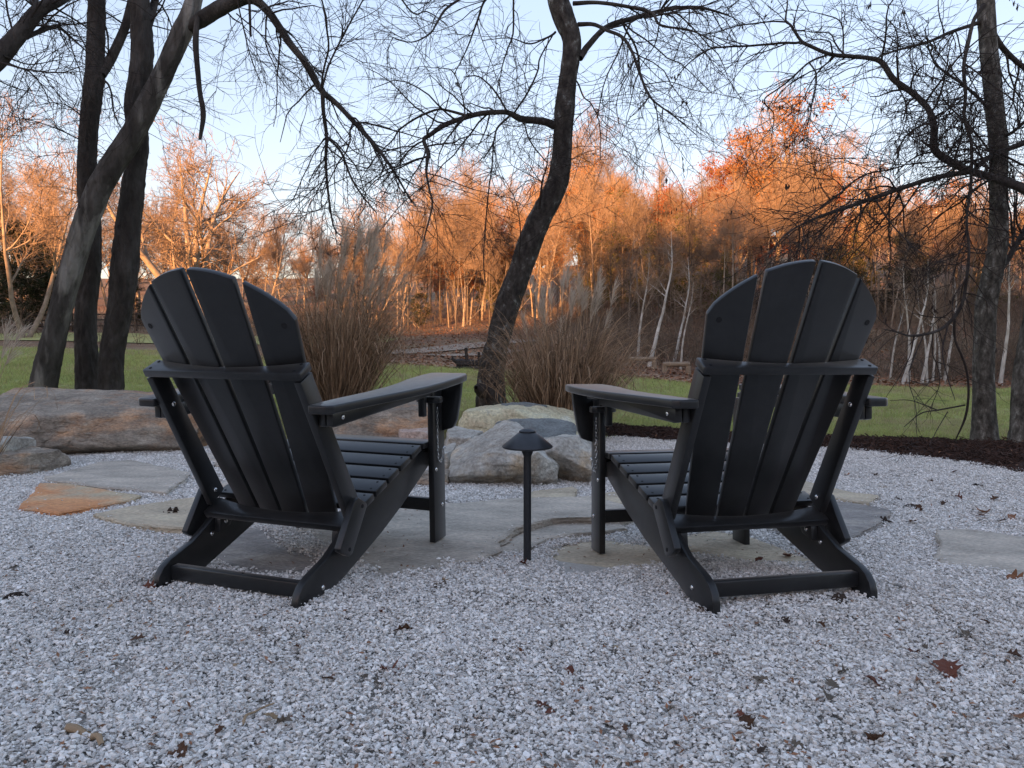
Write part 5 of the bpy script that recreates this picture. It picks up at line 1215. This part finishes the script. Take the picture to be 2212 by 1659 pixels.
# ------------------------------------------------------------------ things beyond the lawn
def beam(name, a, b, r, m, parent, k=8):
    n = 8; t = np.linspace(0, 1, n)[:, None]; P = np.array(a)[None] * (1 - t) + np.array(b)[None] * t
    V, Q = tubes(P[None], np.full((1, n), r) * (1 + .06 * rf.normal(0, 1, (1, n))), k)
    i0 = np.arange(k); i1 = np.arange(k) + (n - 1) * k
    return obj_np(name, V, [Q, np.array([i0[::-1]]), np.array([i1])], m, parent, smooth=False)
p = gpt(1018, 21.5); lg = empty('charred_log', p[:]); tag(lg, 'blackened fallen log with broken stubs at the edge of the lawn', 'log')
beam('trunk', (-.42, 0, .16), (.62, .1, .14), .15, M['char'], lg); beam('stub', (-.12, 0, .2), (-.15, .02, .62), .05, M['char'], lg); beam('stub', (.22, .03, .2), (.21, 0, .50), .04, M['char'], lg); beam('stub', (-.35, 0, .16), (-.55, -.05, .33), .05, M['char'], lg); beam('branch', (-.5, -.1, .05), (.4, -.15, .06), .05, M['char'], lg)
for k, (px, Y, w, lab) in enumerate([(1386, 27.5, 1.05, 'rough log bench lying left of the whitest sycamore foot'), (1462, 26.5, .92, 'small pale log bench right of the whitest sycamore')]):
    p = gpt(px, Y); bn = empty('log_bench', p[:]); tag(bn, lab, 'bench', 'log benches at the edge of the wood')
    beam('seat', (-w / 2, 0, .33), (w / 2, .03, .33), .085, M['wood'], bn)
    for s in (-1, 1): beam('leg', (s * w * .44, 0, -.03), (s * w * .44, 0, .27), .09, M['wood'], bn)
# rail fence far left
fx = [gpt(20 + 46 * i, 52) for i in range(8)]
p0 = fx[0]; fe = empty('rail_fence', p0[:]); tag(fe, 'dark post and rail fence beyond the lawn behind the leaning tree', 'fence')
for i, q in enumerate(fx):
    d = q - p0; beam('post', (d.x, d.y, d.z - .1), (d.x, d.y, d.z + 1.25), .075, M['fence'], fe, 6)
    if i:
        e = fx[i - 1] - p0
        for h in (.35, .75, 1.12): beam('rail', (e.x, e.y - .06, e.z + h), (d.x, d.y - .06, d.z + h), .06, M['fence'], fe, 6)
# tree stand on the hill
p = gpt(1903, 50); zt = at(1903, 628, 50).z; ts = empty('tree_stand', (p.x, 50, p.z)); tag(ts, 'small wooden tree house platform with railing high on the hill right of the right chair', 'platform')
hz = zt - p.z
block('platform', -.55, .55, -.5, .5, hz, hz + .10, M['wood'], ts, .01)
for x in (-.5, 0.0, .5):
    beam('post', (x, -.45, -.1), (x, -.45, hz + 1.0), .05, M['wood'], ts, 6)
    beam('post', (x, .45, -.1), (x, .45, hz + 1.25), .05, M['wood'], ts, 6)
for h in (.5, .95): beam('rail', (-.55, -.47, hz + h), (.55, -.47, hz + h), .035, M['wood'], ts, 6)
# marker stake by the right edge
b = ground(2197, 968); st = empty('marker_stake', b[:]); tag(st, 'leaning wooden stake with a red painted foot at the right edge', 'stake')
t1 = at(2216, 850, b.y + .05); d = t1 - b
beam('shaft', tuple(d * .26), tuple(d), .011, M['stake'], st); beam('red_foot', (0, 0, -.02), tuple(d * .26), .0125, M['red_paint'], st)

# ------------------------------------------------------------------ fallen leaves, twigs and loose stones on the patio
rl = np.random.default_rng(404)
def leaf_mesh(name, m, seed, oak=True):
    rng = np.random.default_rng(seed); n = 11; t = np.linspace(0, 1, n)
    w = np.sin(t * math.pi) ** .7 * .36
    if oak: w = w * (1 + .38 * np.sin(t * 19 + seed)) + .02
    k = rng.uniform(.5, 1.4); k2 = rng.uniform(.4, 1.5) * rng.choice([-1, 1]); V = []
    for i in range(n):
        for s in (-1, -.5, 0, .5, 1):
            x = (t[i] - .5); y = s * w[i] * (1 + .12 * rng.normal())
            z = k * .55 * y * y / .3 + k2 * .28 * x * x + .05 * rng.normal() * abs(s) + .10 * abs(y) * math.sin(t[i] * 9 + seed)
            V.append((x, y, z))
    i = np.arange(n * 5).reshape(n, 5); Q = np.stack([i[:-1, :-1], i[:-1, 1:], i[1:, 1:], i[1:, :-1]], -1).reshape(-1, 4)
    st = np.array([[(-.5, 0, .07 * k2), (-.62, .02, .1 * k2), (-.72, .05, .06)]]); sv, sq = tubes(st, np.full((1, 3), .012), 3)
    V = np.array(V); V[:, 2] -= V[:, 2].min()
    VV, FF = join_vf([(V, Q), (sv, sq)])
    return mesh_np(name, VV, FF, m)
LM = {c: [leaf_mesh('leaf', M['leaf_' + c], i * 7 + j, j % 2 == 0) for j in range(3)] for i, c in enumerate(LEAFC)}
LEAVES = [(840, 1474, 'red', 62), (826, 1341, 'red', 30), (948, 1284, 'gray', 52), (982, 1302, 'dark', 34), (872, 1381, 'brown', 52), (956, 1371, 'gray', 26), (1124, 1431, 'orange', 46), (1232, 1477, 'red', 40), (1170, 1548, 'red', 40), (1188, 1566, 'red', 30), (708, 1492, 'brown', 40), (613, 1590, 'gray', 50), (585, 1577, 'tan', 42), (1182, 1321, 'dark', 30), (1130, 1234, 'red', 26), (935, 1246, 'brown', 28), (788, 1268, 'brown', 26), (1165, 1388, 'orange', 16), (786, 1486, 'gray', 26), (820, 1502, 'gray', 36), (1256, 1512, 'red', 16),
          (2193, 1270, 'orange', 44), (1571, 1376, 'orange', 28), (1811, 1315, 'dark', 50), (1746, 1292, 'brown', 36), (1974, 1323, 'brown', 22), (1696, 1360, 'dark', 26), (1971, 1432, 'red', 34), (2002, 1443, 'brown', 18), (1996, 1421, 'gray', 24), (1821, 1476, 'gray', 34), (1646, 1498, 'gray', 52), (1796, 1504, 'gray', 40), (1793, 1535, 'gray', 44), (1883, 1501, 'red', 58), (1903, 1492, 'red', 24), (1983, 1492, 'orange', 24), (2046, 1470, 'red', 84), (2127, 1364, 'brown', 28), (2083, 1389, 'gray', 40), (1596, 1570, 'red', 36), (1614, 1589, 'brown', 44), (1889, 1632, 'brown', 66), (1721, 1639, 'gray', 34), (2199, 1576, 'orange', 50), (1971, 1623, 'orange', 18), (1646, 1650, 'dark', 36), (1708, 1495, 'orange', 22), (1774, 1370, 'brown', 22), (2190, 1440, 'brown', 40), (1515, 1338, 'brown', 40),
          (1969, 1106, 'dark', 36), (1985, 1112, 'brown', 30), (2123, 1118, 'orange', 40), (2118, 1128, 'red', 30), (2185, 1132, 'orange', 36), (2165, 1138, 'brown', 26), (2011, 1054, 'brown', 26), (2112, 1059, 'dark', 30), (1891, 1035, 'brown', 20), (1912, 1140, 'dark', 36), (1972, 1140, 'brown', 24), (1940, 1090, 'gray', 26), (2040, 1100, 'brown', 22), (2070, 1085, 'red', 22), (2150, 1090, 'brown', 26), (1830, 1035, 'orange', 18), (1975, 1030, 'red', 20), (2060, 1030, 'brown', 20),
          (323, 1289, 'red', 44), (137, 1371, 'orange', 18), (148, 1388, 'dark', 26), (297, 1401, 'brown', 44), (396, 1652, 'brown', 56), (477, 1608, 'brown', 34), (70, 1200, 'dark', 22), (168, 1153, 'dark', 22), (30, 1242, 'gray', 28), (240, 1330, 'tan', 20), (510, 1460, 'tan', 20), (560, 1380, 'gray', 24), (640, 1420, 'brown', 20), (90, 1500, 'tan', 22), (1700, 1215, 'red', 30), (1640, 1225, 'red', 26), (1082, 1022, 'orange', 22), (1050, 1050, 'red', 18), (140, 1000, 'red', 18), (1040, 1402, 'gray', 24), (1330, 1420, 'tan', 20), (1400, 1480, 'brown', 26), (1290, 1360, 'tan', 18), (1450, 1560, 'gray', 26), (1350, 1600, 'brown', 24)]
COLW = {'brown': 'brown', 'red': 'reddish brown', 'orange': 'orange tan', 'gray': 'grey brown', 'tan': 'pale tan', 'dark': 'blackish brown'}
def where(px, py):
    if py < 1060 and px > 1750: return 'by the mulch at right'
    if py < 1160 and px > 1750: return 'right of the right chair'
    if px > 1480 and py < 1330: return 'beside the right chair'
    if px > 1480 and py < 1480: return 'below the right chair'
    if px > 1480: return 'at bottom right'
    if px > 760 and py < 1330: return 'round the lamp foot'
    if px > 760 and py < 1480: return 'below the lamp post'
    if px > 760: return 'at bottom centre'
    if py < 1260: return 'among the left flagstones'
    if py < 1420: return 'below the left chair'
    return 'at bottom left'
GROUPED = {}
for px, py, c, sz in LEAVES:
    p = ground(px, py); S = sz * p.y / FPX * .85; me = LM[c][rl.integers(3)]
    o = link(bpy.data.objects.new('leaf', me)); o.location = (p.x, p.y, p.z + .024); o.scale = (S, S * rl.uniform(.75, 1.1), S * rl.uniform(.35, .8))
    o.rotation_euler = (rl.normal(0, .3), rl.normal(0, .3), rl.uniform(0, 6.28))
    GROUPED.setdefault((c, where(px, py)), []).append((px, o))
for O, zt in FLAG_POLY[2:3]:
    pass
p = ground(377, 1109, .026); o = link(bpy.data.objects.new('leaf', LM['dark'][0])); o.location = p; o.scale = (.085, .06, .07); o.rotation_euler = (.1, 0, .3); tag(o, 'dark curled leaf lying on the pale flagstone at left', 'leaf', 'leaves on the patio')
for (c, w), items in GROUPED.items():
    for i, (px, o) in enumerate(sorted(items, key=lambda q: q[0])):
        lab = (ordinal(i + 1) + ' ' if len(items) > 1 else '') + COLW[c] + (' fallen leaf from the left ' if len(items) > 1 else ' fallen leaf ') + w
        tag(o, lab, 'leaf', 'leaves on the patio')
def twig(px, py, L, ang, r, m, lab, bend=.12):
    p = ground(px, py); n = 7; t = np.linspace(-.5, .5, n); P = np.stack([t * L, bend * L * np.cos(t * 3), .012 + .006 * rl.normal(0, 1, n)], 1)[None]
    V, Q = tubes(P, np.linspace(1, .55, n)[None] * r, 5); o = obj_np('twig', V, Q, M[m], smooth=True); o.location = (p.x, p.y, p.z + .010); o.rotation_euler = (0, 0, ang); return tag(o, lab, 'twig', 'twigs on the gravel')
twig(21, 1310, .11, .25, .007, 'twig', 'thick dark twig on the gravel at the left edge')
twig(52, 1306, .045, .9, .006, 'twig', 'short dark twig beside the thick one at the left edge')
twig(1130, 1484, .12, .15, .0025, 'twig', 'thin forked black twig on the gravel below the lamp')
twig(182, 1621, .10, -.5, .009, 'reed_stem', 'pale splintered wood chip on the gravel at bottom left')
twig(1000, 1275, .12, .05, .004, 'reed_stem', 'straw coloured stalk behind the standing grey leaf')
twig(560, 1562, .09, 1.2, .003, 'reed_stem', 'thin dry stalk on the gravel at bottom left of centre')
twig(1760, 1275, .07, .1, .003, 'twig', 'small dark twig under the right chair rear bar')
twig(1000, 1580, .08, .05, .0022, 'reed_stem', 'thin straw stalk at the bottom centre of the gravel')
def stone(px, py, w, m, lab, seed):
    p = ground(px, py); r = np.random.default_rng(seed); v, f = hull_stone(r, 1.0); S = w * p.y / FPX / 2
    o = obj_np('stone', v * S, f, m); o.location = (p.x, p.y, p.z + .010 + S * .4); o.rotation_euler = (0, 0, r.uniform(0, 6)); return tag(o, lab, 'stone', 'loose stones on the gravel')
M['stone_white'] = pmat('white_stone', [(.3, (.5, .5, .5)), (.7, (.72, .72, .71))], scale=30, rough=.8, bump=.4, bscale=60, bdist=.004)
M['stone_tan'] = pmat('tan_stone', [(.3, (.24, .205, .16)), (.7, (.40, .35, .28))], scale=30, rough=.85, bump=.4, bscale=60, bdist=.004)
for px, py, w, c, lab in [(1526, 1340, 26, 'white', 'white angular stone against the left rear foot of the right chair'), (1489, 1336, 34, 'tan', 'flat brown stone next to the white one by the right chair foot'), (1378, 1371, 24, 'tan', 'tan stone on the gravel left of the right chair rear foot'), (1210, 1242, 30, 'tan', 'tan stone touching the flagstone right of the lamp post'), (790, 1410, 26, 'tan', 'tan brown stone right below the left chair rear foot'), (783, 1367, 26, 'white', 'pale stone just below the left chair right rear foot'), (877, 1300, 26, 'tan', 'pale tan stone below the largest flagstone'),
                          (960, 1472, 30, 'tan', 'brownish stone on the gravel below the lamp'), (161, 1113, 16, 'tan', 'round tan pebble beside the rust stained flagstone'), (1080, 1610, 34, 'tan', 'tan stone at the bottom centre'), (197, 1487, 20, 'tan', 'tan pebble in the gravel at bottom left'), (1524, 1470, 20, 'tan', 'small tan stone left of the grey leaves'), (390, 1494, 18, 'white', 'white round pebble in the left foreground gravel'), (640, 1395, 20, 'tan', 'brown stone below the left chair rear bar'), (1908, 1062, 26, 'tan', 'tan stone at the corner of the farthest flagstone')]:
    stone(px, py, w, M['stone_' + c], lab, int(px + py))
# crumbs of bark and leaf between the stones (stuff)
nc = 2200; cy_ = 1.2 + 4 * rl.random(nc) ** 1.3; cx_ = cy_ * rl.uniform(-.68, .68, nc); kk = gravel_keep(cx_, cy_ + .1); cx_, cy_ = cx_[kk], cy_[kk]; nc = len(cx_)
c = np.stack([cx_, cy_, terrain(cx_, cy_) + .024], 1)
mx2 = rl.uniform(.7, 4.8, 900); my2 = rl.uniform(3.2, 7, 900); kk = inside(MULCH, mx2, my2); mx2, my2 = mx2[kk], my2[kk]
c = np.concatenate([c, np.stack([mx2, my2, mulch_z(mx2, my2) + .02], 1)]); nc = len(c)
A = unit(np.column_stack([rl.normal(0, 1, (nc, 2)), rl.normal(0, .3, nc)])); B2 = unit(np.cross(A, np.array([0, 0, 1.]))); sz = rl.uniform(.003, .010, (nc, 1)); sz[-len(mx2):] *= 2.4
V = np.stack([c - A * sz, c - B2 * sz * .4 + [0, 0, .002], c + A * sz, c + B2 * sz * .4], 1).reshape(-1, 3)
tag(obj_np('leaf_crumbs', V, np.arange(nc * 4).reshape(-1, 4), M['litter']), 'tiny brown leaf crumbs sprinkled over the gravel', 'debris', kind='stuff')
